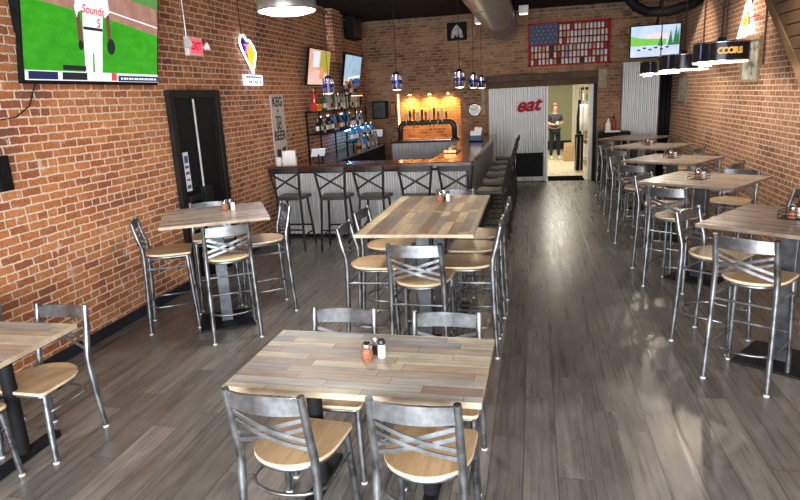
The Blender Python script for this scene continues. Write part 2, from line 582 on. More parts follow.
# ------------------------------------------------------------------ corrugated sheets
def corr(x0, x1, z0, z1, amp=0.042, pitch=0.078, th=0.004):
    """profile along x, thickness on +y, returned in MB at y=0"""
    ribs = max(2, round((x1 - x0) / pitch))
    n = ribs * 8
    f_, b_ = [], []
    for i in range(n + 1):
        x = x0 + (x1 - x0) * i / n
        y = -amp * (math.sin(PI * (i % 8) / 8) ** 0.8 if i % 8 else 0.0)
        f_.append((x, y)); b_.append((x, y + th))
    mb = MB()
    mb.strip([[(x, y, z0) for x, y in f_], [(x, y, z1) for x, y in f_]])
    mb.strip([[(x, y, z1) for x, y in b_], [(x, y, z0) for x, y in b_]])
    mb.strip([[(x, y, z1) for x, y in f_], [(x, y, z1) for x, y in b_]])
    return mb


p = thing('corrugated_partition', 'tall corrugated metal partition carrying the red eat sign, left of the kitchen opening', 'partition', (0, YB - 0.06, 0))
corr(OX0 + 0.01, 0.27, 0.02, 2.085).build('corrugated_sheet', CORR, p, smooth='all')
MB().span((0.262, -0.03, 0.0), (0.30, 0.07, 2.09)).build('edge_post', WHITEP, p)
MB().span((OX0 + 0.01, 0.02, 0.0), (0.262, 0.10, 2.08)).build('backing', DFRAME, p)
pv = MB().span((-0.40, -0.045, 0.12), (0.20, -0.016, 0.66)).build('vent_panel', BLKPL, p)
vm = MB()
for k in range(9):
    vm.span((-0.39 + 0.066 * k, -0.05, 0.13), (-0.382 + 0.066 * k, -0.045, 0.65))
vm.build('vent_bar', BLACK, pv)
e = thing('eat_sign', 'red script lettering reading eat on the corrugated partition', 'sign', (-0.14, YB - 0.11, 1.71))
text('lettering', 'eat', 0.42, RED, e, frame((0, 0, 0), (1, 0, 0), (0, 0, 1)) @ Matrix.Rotation(math.radians(3), 4, 'Z'), 0.02, 0.35, 0.012, 1.0)

p = thing('corrugated_door', 'tall corrugated metal panel beside the brick pier at the back right', 'panel', (0, YB - 0.05, 0))
corr(1.83, 2.60, 0.02, 2.50).build('corrugated_sheet', CORR, p, smooth='all')
MB().span((1.83, 0.02, 0), (2.60, 0.045, 2.49)).build('backing', DFRAME, p)
cur = MB()
cur.strip([[(2.61 + 0.025 * i, YB - 0.05 - 0.02 * math.sin(i * 1.9), z) for i in range(10)] for z in (0.03, 2.5)])
o = cur.build('black_curtain', BLKPL, smooth='all')
o.modifiers.new('solid', 'SOLIDIFY').thickness = 0.006
tag(o, 'narrow black curtain between corrugated panel and right brick wall', 'curtain')


# ------------------------------------------------------------------ chairs
def postpath(s, sh, th):
    return [(s * 0.203, -0.225, 0.012), (s * 0.196, -0.203, sh * 0.55), (s * 0.19, -0.192, sh - 0.02), (s * 0.187, -0.195, sh + 0.06), (s * 0.185, -0.225, sh + (th - sh) * 0.55), (s * 0.183, -0.255, th)]


def posty(z, sh, th):
    pts = postpath(1, sh, th)
    for a, b in zip(pts, pts[1:]):
        if a[2] <= z <= b[2]:
            t = (z - a[2]) / (b[2] - a[2])
            return a[1] + t * (b[1] - a[1])
    return pts[-1][1]


def arcband(mb, z0, z1, sh, th, h, t, bulge, hw=0.176, mid=0.0):
    n = 12
    rows = []
    for i in range(n + 1):
        s = -1 + 2 * i / n
        z = z0 + (z1 - z0) * i / n
        y = posty(z, sh, th) - bulge * (1 - s * s)
        hh = h / 2 * (1 + mid * (1 - s * s))
        x = s * hw
        rows.append([(x, y - t / 2, z - hh), (x, y - t / 2, z + hh), (x, y + t / 2, z + hh), (x, y + t / 2, z - hh), (x, y - t / 2, z - hh)])
    mb.strip(rows)


def seat_outline(hw=0.205, yf=0.215, yb=-0.205):
    pts = []
    for a in (0, 30, 60, 90):
        pts.append((hw - 0.03 + 0.03 * math.sin(math.radians(a)), yf - 0.03 + 0.03 * math.cos(math.radians(a))))
    for k in range(0, 19):
        a = PI * k / 18
        pts.append((hw * math.cos(a) * (1.0), 0.02 - (0.02 - yb) * (math.sin(a) ** 0.9)))
    for a in (270, 300, 330, 360):
        pts.append((-hw + 0.03 + 0.03 * math.sin(math.radians(a)), yf - 0.03 + 0.03 * math.cos(math.radians(a))))
    return pts


def crossback(name, sh, th, label, cat):
    root = thing(name, label, cat)
    stool = sh > 0.6
    so = seat_outline()
    MB().prism(so, sh - 0.02, sh, side=1).build('seat', [SEAT, SEAT_E], root, bevel=0.005)
    MB().tube([(x * 0.9, y * 0.9, sh - 0.034) for x, y in so], 0.0125, 8, closed=True).build('seat_frame', METAL, root, smooth='all')
    for s in (-1, 1):
        rl = MB().tube(postpath(s, sh, th), [0.0175, 0.0195, 0.0205, 0.0205, 0.019, 0.0175], 10).build('back_leg', METAL, root, smooth=True)
        MB().lathe([(0.018, 0), (0.018, 0.014)], (s * 0.203, -0.2255, 0), 10).build('foot_glide', GLIDE, rl)
        fl = MB().tube([(s * 0.197, 0.205, 0.012), (s * 0.178, 0.175, sh - 0.03)], [0.0175, 0.0195], 10).build('front_leg', METAL, root, smooth=True)
        MB().lathe([(0.018, 0), (0.018, 0.014)], (s * 0.1972, 0.2053, 0), 10).build('foot_glide', GLIDE, fl)
    tr = MB()
    arcband(tr, th - 0.052, th - 0.052, sh, th, 0.078, 0.012, 0.03, 0.178, 0.1)
    tr.build('top_rail', METAL, root, smooth=True)
    hi = th - 0.118
    span_ = 0.115
    for z0, z1 in ((hi, hi - span_), (hi - 0.045, hi - span_ - 0.045), (hi - span_, hi), (hi - span_ - 0.045, hi - 0.045)):
        sl = MB()
        arcband(sl, z0, z1, sh, th, 0.02, 0.006, 0.028 if z0 > z1 else 0.02)
        sl.build('cross_slat', METAL, root, smooth=True)
    if stool:
        zr = 0.30
        hoop = []
        for k in range(15):
            a = PI * k / 14
            hoop.append((0.198 * math.cos(a), -0.10 - 0.13 * math.sin(a), zr - 0.05))
        hoop = [(0.19, 0.19, zr - 0.05)] + hoop + [(-0.19, 0.19, zr - 0.05)]
        MB().tube(hoop, 0.0095, 8).build('foot_hoop', METAL, root, smooth='all')
        MB().tube([(-0.187, 0.19, zr + 0.02), (0.187, 0.19, zr + 0.02)], 0.011, 8).build('footrest', METAL, root, smooth=True)
        for s in (-1, 1):
            MB().tube([(s * 0.186, 0.18, sh - 0.13), (s * 0.194, -0.195, sh - 0.13)], 0.0095, 8).build('side_rung', METAL, root, smooth=True)
        MB().tube([(-0.185, -0.2, sh - 0.15), (0.185, -0.2, sh - 0.15)], 0.0095, 8).build('back_rung', METAL, root, smooth=True)
    else:
        hoop = [(0.186, 0.18, sh - 0.14)]
        for k in range(15):
            a = PI * k / 14
            hoop.append((0.19 * math.cos(a), -0.08 - 0.125 * math.sin(a), sh - 0.15))
        hoop.append((-0.186, 0.18, sh - 0.14))
        MB().tube(hoop, 0.0095, 8).build('brace_hoop', METAL, root, smooth='all')
    return root


used = {}


def place(kind, x, y, face, label, group):
    """face = direction the sitter looks, degrees from +x"""
    rz = math.radians(face - 90)
    if kind not in used:
        used[kind] = crossback('dining_chair', 0.46, 0.84, label, 'chair') if kind == 'chair' else crossback('counter_stool', 0.745, 1.055, label, 'stool')
        r = used[kind]
        r.location = (x, y, 0)
        r.rotation_euler = (0, 0, rz)
        r['group'] = group
        return r
    return dup(used[kind], (x, y, 0), rz, label, group)


GC, GS = 'cross-back dining chairs', 'tall cross-back stools'
for x, y, f, l in (
        (-1.10, 2.44, 84, 'left cross-back metal chair of the two with backs to the camera at the closest table'),
        (-0.465, 2.44, 88, 'right cross-back metal chair of the two with backs to the camera at the closest table'),
        (-1.09, 3.0, 270, 'left cross-back metal chair of the two behind the closest table'),
        (-0.475, 2.98, 271, 'right cross-back metal chair of the two behind the closest table'),
        (-2.98, 2.93, 269, 'cross-back metal chair by the left brick wall, whole tan seat and top rail showing'),
        (-3.64, 2.93, 270, 'cross-back metal chair at the left picture edge with only one back post showing'),
        (-3.10, 2.38, 90, 'cross-back metal chair at the bottom left corner with only seat corner and leg showing')):
    place('chair', x, y, f, l, GC)
for x, y, f, l in (
        (-2.67, 4.83, 122, 'tall stool with its back to the camera at the square table by the left wall'),
        (-3.36, 4.98, 29, 'tall stool seen side-on between the left brick wall and the square high table'),
        (-2.62, 5.47, 216, 'tall stool on the bar side of the square table by the left wall'),
        (-3.24, 5.62, 302, 'tall cross-back stool behind the square high table, in front of the black door'),
        (-0.79, 4.22, 88, 'tall cross-back stool with its back to the camera at the long middle high table'),
        (-1.25, 4.64, 2, 'tall stool on the wall side of the long middle table, nearer of two'),
        (-1.28, 5.26, -3, 'tall stool on the wall side of the long middle table, farther of two'),
        (-0.50, 4.69, 181, 'tall stool on the aisle side of the long middle table, nearest of three'),
        (-0.49, 5.19, 178, 'tall stool on the aisle side of the long middle table, second of three'),
        (-0.48, 5.70, 180, 'tall stool on the aisle side of the long middle table, farthest of three'),
        (-0.80, 6.15, 272, 'tall stool at the far end of the long middle table, pale top rail showing'),
        (1.47, 4.37, 54, 'tall cross-back stool with its back to the camera at the nearest right-hand table'),
        (1.40, 5.0, -38, 'tall cross-back stool on the aisle side of the nearest right-hand table'),
        (2.26, 5.16, 234, 'tall cross-back stool behind the nearest right-hand table at the right picture edge'),
        (1.41, 6.50, 54, 'tall cross-back stool on the near aisle side of the second right-hand table'),
        (1.41, 7.15, -37, 'tall cross-back stool on the far aisle side of the second right-hand table'),
        (2.14, 7.34, 234, 'tall cross-back stool behind the second right-hand table with tan seat showing under it'),
        (2.19, 6.36, 144, 'dark-backed tall stool between the second right-hand table and the brick wall'),
        (1.36, 8.38, 53, 'tall cross-back stool on the near aisle side of the third right-hand table'),
        (1.36, 9.10, -37, 'tall cross-back stool on the far aisle side of the third right-hand table'),
        (2.22, 9.12, 232, 'tall cross-back stool behind the third right-hand table by the brick wall'),
        (2.24, 8.36, 143, 'tall cross-back stool between the third right-hand table and the brick wall'),
        (1.42, 10.36, 53, 'tall cross-back stool on the near aisle side of the fourth right-hand table'),
        (1.42, 11.10, -37, 'tall cross-back stool on the far aisle side of the fourth right-hand table'),
        (2.28, 10.38, 143, 'tall cross-back stool between the fourth right-hand table and the brick wall'),
        (1.46, 12.25, 53, 'tall cross-back stool on the aisle side of the farthest right-hand table'),
        (2.30, 12.28, 143, 'tall cross-back stool on the wall side of the farthest right-hand table')):
    place('stool', x, y, f, l, GS)


# dark bar stools with a single cross
def bar_stool(label):
    root = thing('bar_stool', label, 'bar stool', group='dark bar stools')
    sh, th = 0.76, 1.17
    ol = []
    for sx, sy in ((1, 1), (1, -1), (-1, -1), (-1, 1)):
        for a in (0, 45, 90):
            b0 = {(1, 1): 0, (1, -1): 90, (-1, -1): 180, (-1, 1): 270}[(sx, sy)]
            q = math.radians(b0 + a)
            ol.append(((0.17 if sy > 0 else 0.145) * sx + 0.045 * math.sin(q), 0.15 * sy + 0.045 * math.cos(q)))
    MB().prism(ol, sh - 0.045, sh).build('seat', DARKS, root, bevel=0.012, seg=3)
    for s in (-1, 1):
        MB().tube([(s * 0.20, -0.215, 0), (s * 0.165, -0.165, sh - 0.04), (s * 0.175, -0.19, sh + 0.08), (s * 0.215, -0.265, th)], 0.0165, 8).build('back_leg', DARKW, root, smooth=True)
        MB().tube([(s * 0.205, 0.215, 0), (s * 0.15, 0.14, sh - 0.04)], 0.0165, 8).build('front_leg', DARKW, root, smooth=True)
        MB().tube([(s * 0.19, 0.195, 0.22), (s * 0.19, -0.2, 0.22)], 0.011, 8).build('side_rung', DARKW, root, smooth=True)
    MB().tube([(-0.183, 0.185, 0.30), (0.183, 0.185, 0.30)], 0.013, 8).build('footrest', DARKW, root, smooth=True)
    MB().tube([(-0.183, -0.195, 0.30), (0.183, -0.195, 0.30)], 0.011, 8).build('back_rung', DARKW, root, smooth=True)
    def yy(z): return -0.19 - 0.075 * (z - sh - 0.08) / (th - sh - 0.08)
    def band(za, zb, h, name, xa=0.17, xb=0.21, t=0.014):
        mb = MB()
        rows = []
        for i in range(9):
            s = -1 + i / 4
            z = za + (zb - za) * i / 8
            hx = 0.177 + (z - sh - 0.08) / (th - sh - 0.08) * 0.036
            y = yy(z) - 0.02 * (1 - s * s)
            x = s * hx
            rows.append([(x, y - t / 2, z - h / 2), (x, y - t / 2, z + h / 2), (x, y + t / 2, z + h / 2), (x, y + t / 2, z - h / 2), (x, y - t / 2, z - h / 2)])
        mb.strip(rows)
        mb.build(name, DARKW, root, smooth=True)
    band(th - 0.035, th - 0.035, 0.07, 'top_rail')
    band(sh + 0.10, th - 0.08, 0.03, 'cross_slat')
    band(th - 0.08, sh + 0.10, 0.03, 'cross_slat', t=0.01)
    return root


bs = [(-3.31, 8.02, 'against the brick wall, first of five along the bar'), (-2.67, 8.00, 'second from the brick wall along the bar front'),
      (-2.11, 7.98, 'third from the brick wall along the bar front'), (-1.49, 7.86, 'fourth from the brick wall along the bar front'),
      (-0.96, 7.82, 'fifth along the bar front, nearest the bar corner')]
order = ['nearest', 'second', 'third', 'fourth', 'fifth', 'farthest']
st0 = None
for i, (x, y, l) in enumerate(bs):
    lb = 'dark wooden X-back bar stool ' + l
    if st0 is None:
        st0 = bar_stool(lb)
        st0.location = (x, y, 0)
    else:
        dup(st0, (x, y, 0), math.radians((-4, 3, -3, 4, 2)[i]), lb)
for i in range(6):
    dup(st0, (-0.56 + 0.01 * (i % 2), 8.3 + 0.83 * i, 0), math.radians(90 + (-4, 3, 0, -3, 4, 1)[i]),
        'dark bar stool along the aisle side of the bar, %s from the camera' % order[i])


# ------------------------------------------------------------------ tables
def top(mb, w_, d_, h, t=0.03):
    return mb.prism([(-w_ / 2, -d_ / 2), (w_ / 2, -d_ / 2), (w_ / 2, d_ / 2), (-w_ / 2, d_ / 2)], h - t, h, side=1)


def low_table(x, y, rz, w_, d_, label, cols):
    t = thing('dining_table', label, 'table', (x, y, 0), rz)
    top(MB(), w_, d_, 0.76).build('tabletop', [TOP_X, EDGE], t, bevel=0.003)
    for cx in cols:
        MB().lathe([(0.04, 0.05), (0.04, 0.70)], (cx, 0, 0), 18).build('column', BLACK, t, smooth=True)
        MB().span((cx - 0.035, -0.27, 0.0), (cx + 0.035, 0.27, 0.05)).build('base_foot', BLACK, t, bevel=0.01)
        MB().span((cx - 0.13, -0.2, 0.70), (cx + 0.13, 0.2, 0.73)).build('support_plate', BLACK, t)
    if len(cols) == 1:
        MB().span((-0.27, -0.035, 0.0), (0.27, 0.035, 0.048)).build('base_foot', BLACK, t, bevel=0.01)
    return t


low_table(-0.81, 2.715, math.radians(-1.0), 1.21, 0.71, 'low rectangular table topped with pale mixed wood planks, nearest the camera', (-0.30, 0.30))
low_table(-3.30, 2.73, math.radians(0.5), 1.06, 0.66, 'low table with mixed plank top against the left brick wall, cut by the picture edge', (-0.2, 0.28))


def high_table(x, y, rz, w_, d_, label, tm, em, h=1.06):
    t = thing('high_table', label, 'table', (x, y, 0), rz, 'high tables')
    top(MB(), w_, d_, h, 0.026).build('tabletop', [tm, em], t, bevel=0.002)
    MB().span((-0.055, -0.055, 0.02), (0.055, 0.055, h - 0.05)).build('column', COLM, t, bevel=0.006)
    MB().span((-0.25, -0.25, 0.0), (0.25, 0.25, 0.02)).build('base_plate', BLACK, t, bevel=0.005)
    MB().span((-0.2, -0.2, h - 0.05), (0.2, 0.2, h - 0.026)).build('support_plate', BLACK, t)
    return t


high_table(-0.855, 4.655, 0, 0.88, 0.865, 'near half of the long middle high table of mixed brown and grey planks', TOP_Y, EDGE)
high_table(-0.86, 5.525, 0, 0.885, 0.865, 'far half of the long middle high table, beyond the seam across its planks', TOP_Y, EDGE)
high_table(-2.90, 5.11, math.radians(29), 0.93, 0.93, 'square high table by the left brick wall near the black door', TOP_G, EDGE)
RT = [(1.78, 4.66), (1.71, 6.78), (1.80, 8.73), (1.86, 10.73), (1.88, 12.55)]
rl = ['nearest the camera', 'second from the camera', 'third from the camera', 'fourth from the camera', 'farthest, before the corrugated panel']
for (x, y), l in zip(RT, rl):
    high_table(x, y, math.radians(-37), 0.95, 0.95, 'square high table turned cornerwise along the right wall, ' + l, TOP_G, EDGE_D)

# ------------------------------------------------------------------ shakers on the tables
AMBER = plain('red_pepper_flakes', (0.29, 0.115, 0.06), 0.4, var=0.25, scale=120)
GLASS = glassy('clear_glass', (0.95, 0.95, 0.94), 0.05)
SALT = plain('salt', (0.82, 0.81, 0.79), 0.6, var=0.03)
PEPPER = plain('ground_pepper', (0.06, 0.05, 0.04), 0.6, var=0.2, scale=100)
LIDB = plain('dark_lid', (0.05, 0.05, 0.055), 0.3, 0.6)


def shaker(kind, loc, label, group):
    if kind == 'flakes':
        o = thing('spice_jar', label, 'jar', loc, 0, group)
        MB().lathe([(0.026, 0), (0.03, 0.006), (0.03, 0.048), (0.022, 0.062)], seg=16).build('jar_body', AMBER, o, smooth=True)
        MB().lathe([(0.024, 0.062), (0.026, 0.066), (0.026, 0.082), (0.018, 0.092)], seg=16).build('jar_lid', CHROME, o, smooth=True)
    elif kind == 'salt':
        o = thing('salt_shaker', label, 'shaker', loc, 0, group)
        MB().lathe([(0.019, 0), (0.021, 0.005), (0.019, 0.07)], seg=14).build('shaker_body', SALT, o, smooth=True)
        MB().lathe([(0.02, 0.07), (0.021, 0.086), (0.013, 0.097)], seg=14).build('shaker_lid', LIDB, o, smooth=True)
    else:
        o = thing('pepper_shaker', label, 'shaker', loc, 0, group)
        MB().lathe([(0.019, 0), (0.021, 0.005), (0.019, 0.07)], seg=14).build('shaker_body', GLASS, o, smooth=True)
        MB().lathe([(0.0165, 0.004), (0.0165, 0.045)], seg=12).build('pepper_fill', PEPPER, o, smooth=True)
        MB().lathe([(0.02, 0.07), (0.021, 0.086), (0.013, 0.097)], seg=14).build('shaker_lid', NICKEL, o, smooth=True)
    return o


sets = [((-0.79, 2.76, 0.76), 'on the pale plank table nearest the camera'), ((-0.83, 5.62, 1.06), 'on the long middle high table'),
        ((-2.86, 5.30, 1.06), 'on the square high table by the left wall'), ((1.80, 4.74, 1.06), 'on the nearest right-hand high table'),
        ((1.66, 6.78, 1.06), 'on the second right-hand high table'), ((1.80, 8.80, 1.06), 'on the third right-hand high table'),
        ((1.84, 10.8, 1.06), 'on the fourth right-hand high table')]
for i, ((x, y, z), l) in enumerate(sets):
    if i >= 3:
        cdy = thing('wire_caddy', 'small dark wire caddy ' + l, 'caddy', (x, y, z), math.radians(-37), 'table caddies')
        MB().span((-0.075, -0.085, 0), (0.075, 0.085, 0.003)).build('caddy_base', BLACK, cdy)
        for zz in (0.03, 0.055):
            MB().tube([(-0.074, -0.084, zz), (0.074, -0.084, zz), (0.074, 0.084, zz), (-0.074, 0.084, zz)], 0.0028, 6, closed=True).build('caddy_rail', BLACK, cdy)
        up_ = MB()
        for px_, py_ in ((-0.074, -0.084), (0.074, -0.084), (0.074, 0.084), (-0.074, 0.084)):
            up_.tube([(px_, py_, 0.001), (px_, py_, 0.057)], 0.0028, 6)
        up_.build('caddy_posts', BLACK, cdy)
        MB().tube([(0, -0.084, 0.055), (0, -0.08, 0.12), (0, -0.03, 0.155), (0, 0.03, 0.155), (0, 0.08, 0.12), (0, 0.084, 0.055)], 0.003, 6).build('caddy_handle', BLACK, cdy, smooth='all')
        z += 0.0035
    shaker('flakes', (x - 0.02, y - 0.03, z), 'glass jar of red flakes ' + l, 'table spice jars')
    shaker('salt', (x + 0.045, y + 0.01, z), 'small white salt shaker with dark lid ' + l, 'table salt shakers')
    shaker('pepper', (x + 0.005, y + 0.045, z), 'small clear pepper shaker ' + l, 'table pepper shakers')

# ------------------------------------------------------------------ the bar
BY0 = 8.68
bf = thing('bar_counter', 'long front bar clad in corrugated metal below a dark glossy wooden top', 'bar', (0, 0, 0))
MB().span((XL + 0.004, 8.52, 1.045), (-0.86, 9.15, 1.10)).build('counter_top', BARTOP, bf, bevel=0.008)
MB().span((XL + 0.004, 8.50, 1.03), (-0.84, 8.54, 1.115)).build('top_edge_rail', BARTOP, bf, bevel=0.01)
MB().span((XL + 0.004, 8.60, 0.99), (-0.93, 8.66, 1.045)).build('under_trim', DFRAME, bf)
c_ = corr(XL + 0.02, -0.93, 0.06, 0.99, amp=0.042, pitch=0.078)
bmesh.ops.translate(c_.bm, verts=c_.bm.verts, vec=(0, BY0, 0))
c_.build('corrugated_front', CORR, bf, smooth='all')
MB().span((XL + 0.02, BY0 + 0.03, 0), (-0.95, 9.1, 1.045)).build('carcass', DFRAME, bf)
MB().span((XL + 0.02, BY0 - 0.01, 0), (-0.93, BY0 + 0.03, 0.06)).build('kick_board', BLACK, bf)
bw_ = thing('bar_wing', 'aisle side wing of the bar with glossy wooden top running back to the partition', 'bar', (0, 0, 0))
MB().span((-1.50, 9.152, 1.045), (-0.86, 14.05, 1.10)).build('counter_top', BARTOPY, bw_, bevel=0.008)
MB().span((-0.88, 9.152, 1.03), (-0.84, 14.05, 1.115)).build('top_edge_rail', BARTOPY, bw_, bevel=0.01)
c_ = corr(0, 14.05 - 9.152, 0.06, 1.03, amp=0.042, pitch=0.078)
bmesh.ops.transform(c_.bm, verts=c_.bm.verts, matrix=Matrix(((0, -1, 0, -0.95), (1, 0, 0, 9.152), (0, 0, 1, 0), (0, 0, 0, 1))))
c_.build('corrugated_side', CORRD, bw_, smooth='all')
MB().span((-1.42, 9.152, 0), (-0.975, 14.05, 1.045)).build('carcass', DFRAME, bw_)

# back counter under the niche with corrugated front, and the tap tower
bc = thing('tap_counter', 'low counter clad in corrugated metal under the lit brick niche', 'counter', (0, 0, 0))
MB().span((-3.20, 13.72, 1.0), (-1.58, 14.295, 1.045)).build('counter_top', BARTOP, bc, bevel=0.006)
c_ = corr(-3.18, -1.60, 0.02, 1.0, amp=0.042, pitch=0.078)
bmesh.ops.translate(c_.bm, verts=c_.bm.verts, vec=(0, 13.76, 0))
c_.build('corrugated_front', CORR, bc, smooth='all')
MB().span((-3.18, 13.78, 0), (-1.60, 14.29, 1.0)).build('carcass', DFRAME, bc)
tt = thing('tap_tower', 'dark arched beer tap tower with a row of handles on the tap counter', 'tap tower', (-2.38, 14.0, 1.045))
arch = [(-0.62, 0, 0), (-0.62, 0, 0.26)] + [(-0.62 + 0.13 * (1 - math.cos(a)), 0, 0.26 + 0.13 * math.sin(a)) for a in (0.4, 0.8, 1.2, PI / 2)]
arch += [(-x, y, z) for x, y, z in reversed(arch)]
MB().tube(arch, 0.062, 14).build('arch_pipe', WIRE, tt, smooth='all')
for s in (-1, 1):
    MB().lathe([(0.10, 0), (0.10, 0.02), (0.07, 0.03)], (s * 0.62, 0, 0), 18).build('pipe_flange', WIRE, tt, smooth=True)
MB().span((-0.55, -0.16, 0.0), (0.55, -0.02, 0.02)).build('drip_tray', CHROME, tt)
hc = [plain('tap_handle_%s' % n, c, 0.35) for n, c in (('white', (0.6, 0.58, 0.55)), ('dark', (0.05, 0.04, 0.035)), ('wood', (0.25, 0.12, 0.05)), ('grey', (0.3, 0.3, 0.34)))]
for k in range(11):
    x = -0.46 + 0.092 * k
    fa = MB().tube([(x, -0.05, 0.40), (x, -0.12, 0.40), (x, -0.135, 0.31)], 0.012, 8).build('faucet', CHROME, tt, smooth=True)
    hh = 0.20 + 0.09 * ((k * 7) % 5) / 4
    MB().lathe([(0.012, 0.40), (0.016, 0.45), (0.03, 0.40 + hh * 0.75), (0.026, 0.40 + hh), (0.008, 0.42 + hh)], (x, -0.105, 0), 10).build('tap_handle', hc[(k * 5 + k // 3) % 4], fa, smooth=True)
tag(MB().lathe([(0.05, 0), (0.05, 0.3), (0.045, 0.31)], (-1.72, 14.1, 1.045), 16).build('white_canister', PAPER, smooth=True), 'tall white cylinder right of the tap tower in the niche', 'canister')
# three little spotlights of the niche
for k, x in enumerate((-2.84, -2.37, -1.93)):
    lb = 'small warm spotlight at the top of the brick niche, %s of three' % ('left', 'middle', 'right')[k]
    s_ = thing('niche_spotlight', lb, 'light', (x, YB + 0.13, NZ1), 0, 'niche spotlights')
    MB().lathe([(0.045, -0.05), (0.035, -0.001)], seg=16).build('housing', NICKEL, s_, smooth=True)
    MB().lathe([(0.034, -0.056), (0.034, -0.051)], seg=16).build('bulb', WARM, s_)
    l = bpy.data.lights.new('niche_spot', 'SPOT')
    l.energy, l.color, l.spot_size, l.shadow_soft_size, l.spot_blend = 55, (1.0, 0.50, 0.12), math.radians(140), 0.03, 0.8
    lo = bpy.data.objects.new('niche_spot_lamp', l)
    lo.location = (0, -0.03, -0.075)
    lo.rotation_euler = V((0, 0.25, -1)).to_track_quat('-Z', 'Y').to_euler()
    lo.parent = s_
    C.objects.link(lo)
st = MB().span((NX0 + 0.02, YB + 0.005, NZ0 + 0.02), (NX0 + 0.045, YB + 0.03, NZ1 - 0.02)).build('niche_light_strip', glow('warm_strip', (1.0, 0.6, 0.25), 5))
tag(st, 'vertical warm light strip on the left edge of the niche', 'light strip')

# back bar shelves with bottles on the left wall
SH = BLKPL
sf = thing('bottle_shelves', 'dark stepped bottle shelving on the left wall behind the bar', 'shelves', (0, 0, 0))
BX = XL + 0.004
MB().span((BX, 9.75, 0.0), (-3.30, 13.6, 1.0)).build('base_cabinet', SH, sf, bevel=0.005)
MB().span((BX, 9.7, 1.0), (-3.27, 13.62, 1.03)).build('counter', BARTOPY, sf)
for nm_, a, b in (('shelf', (BX, 10.2, 1.45), (-3.55, 13.3, 1.475)), ('shelf', (BX, 10.2, 1.83), (-3.58, 13.3, 1.855)), ('shelf', (BX, 12.1, 2.10), (-3.6, 13.0, 2.12)), ('shelf', (-3.545, 11.4, 1.22), (-3.36, 13.2, 1.24))):
    MB().span(a, b).build(nm_, SH, sf)
for y in (10.22, 11.75, 13.28):
    for xx in (BX + 0.012, -3.62):
        MB().span((xx, y - 0.012, 1.03), (xx + 0.024, y + 0.012, 1.83)).build('upright', SH, sf)
for y in (12.12, 12.98):
    for xx in (BX + 0.012, -3.64):
        MB().span((xx, y - 0.012, 1.855), (xx + 0.024, y + 0.012, 2.10)).build('upright', SH, sf)
for y in (11.42, 13.18):
    for xx in (-3.53, -3.40):
        MB().span((xx, y - 0.012, 1.03), (xx + 0.024, y + 0.012, 1.22)).build('upright', SH, sf)
MB().span((-3.582, 12.15, 2.088), (-3.57, 12.95, 2.1)).build('amber_light_strip', glow('amber_strip', (1.0, 0.55, 0.2), 3), sf)
MB().span((-3.558, 11.5, 1.437), (-3.546, 13.2, 1.449)).build('blue_light_strip', glow('blue_strip', (0.12, 0.45, 1.0), 45), sf)

BM = {'green': plain('green_bottle', (0.03, 0.14, 0.03), 0.12, spec=0.8), 'brown': plain('brown_bottle', (0.11, 0.035, 0.012), 0.12, spec=0.8),
      'clear': plain('clear_bottle', (0.36, 0.35, 0.34), 0.1, spec=0.9), 'blue': plain('blue_bottle', (0.03, 0.22, 0.55), 0.12, spec=0.9),
      'amber': plain('amber_bottle', (0.5, 0.22, 0.03), 0.12, spec=0.8), 'black': plain('black_bottle', (0.015, 0.015, 0.017), 0.12, spec=0.8),
      'red': plain('red_bottle', (0.45, 0.03, 0.02), 0.2, spec=0.8)}
LBL = [PAPER, plain('label_cream', (0.6, 0.5, 0.3), 0.6), plain('label_black', (0.03, 0.03, 0.03), 0.6), plain('label_red', (0.4, 0.04, 0.04), 0.6)]
PROF = [[(0.036, 0), (0.038, 0.01), (0.038, 0.17), (0.03, 0.205), (0.013, 0.235), (0.013, 0.29)],
        [(0.042, 0), (0.044, 0.01), (0.044, 0.13), (0.036, 0.165), (0.014, 0.19), (0.014, 0.25)],
        [(0.034, 0), (0.034, 0.2), (0.02, 0.23), (0.012, 0.26), (0.012, 0.30)]]
protos = {}


def bottle(col, shape, loc, where):
    k = (col, shape)
    label = '%s glass liquor bottle %s' % (col, where)
    grp = '%s bottles %s' % (col, where)
    if k in protos:
        o = dup(protos[k], loc, R.uniform(0, 6), label, grp)
        return o
    o = thing('liquor_bottle', label, 'bottle', loc, 0, grp)
    pr = PROF[shape]
    MB().lathe(pr, seg=14).build('bottle_body', BM[col], o, smooth=True)
    r = pr[1][0] + 0.0008
    MB().lathe([(r, 0.045), (r, 0.12)], seg=14).build('bottle_label', LBL[(len(protos)) % 4], o, smooth=True)
    z = pr[-1][1]
    MB().lathe([(0.0145, z - 0.02), (0.0145, z + 0.012)], seg=10).build('bottle_cap', LIDB if shape else CHROME, o, smooth=True)
    protos[k] = o
    return o


def row(x, y0, y1, z, n, cols, where):
    for i in range(n):
        c = cols[(i * 3 + int(R.random() * 2)) % len(cols)]
        y = y0 + (y1 - y0) * (i + 0.5) / n
        bottle(c, R.choice((0, 1, 2)), (x + R.uniform(-0.015, 0.015), y, z), where)


row(-3.70, 10.75, 13.25, 1.855, 19, ['green', 'clear', 'brown', 'clear', 'black', 'amber'], 'on the upper long shelf behind the bar')
row(-3.70, 12.16, 12.94, 2.12, 7, ['clear', 'brown', 'amber'], 'on the raised top shelf behind the bar')
row(-3.68, 10.3, 13.2, 1.475, 24, ['black', 'clear', 'brown', 'blue', 'black', 'clear'], 'on the middle shelf behind the bar')
row(-3.44, 11.48, 13.12, 1.24, 15, ['blue', 'clear', 'blue', 'blue'], 'on the blue-lit step shelf behind the bar')
row(-3.33, 11.5, 13.1, 1.03, 14, ['blue', 'amber', 'clear', 'blue', 'black'], 'in the front row on the counter behind the bar')
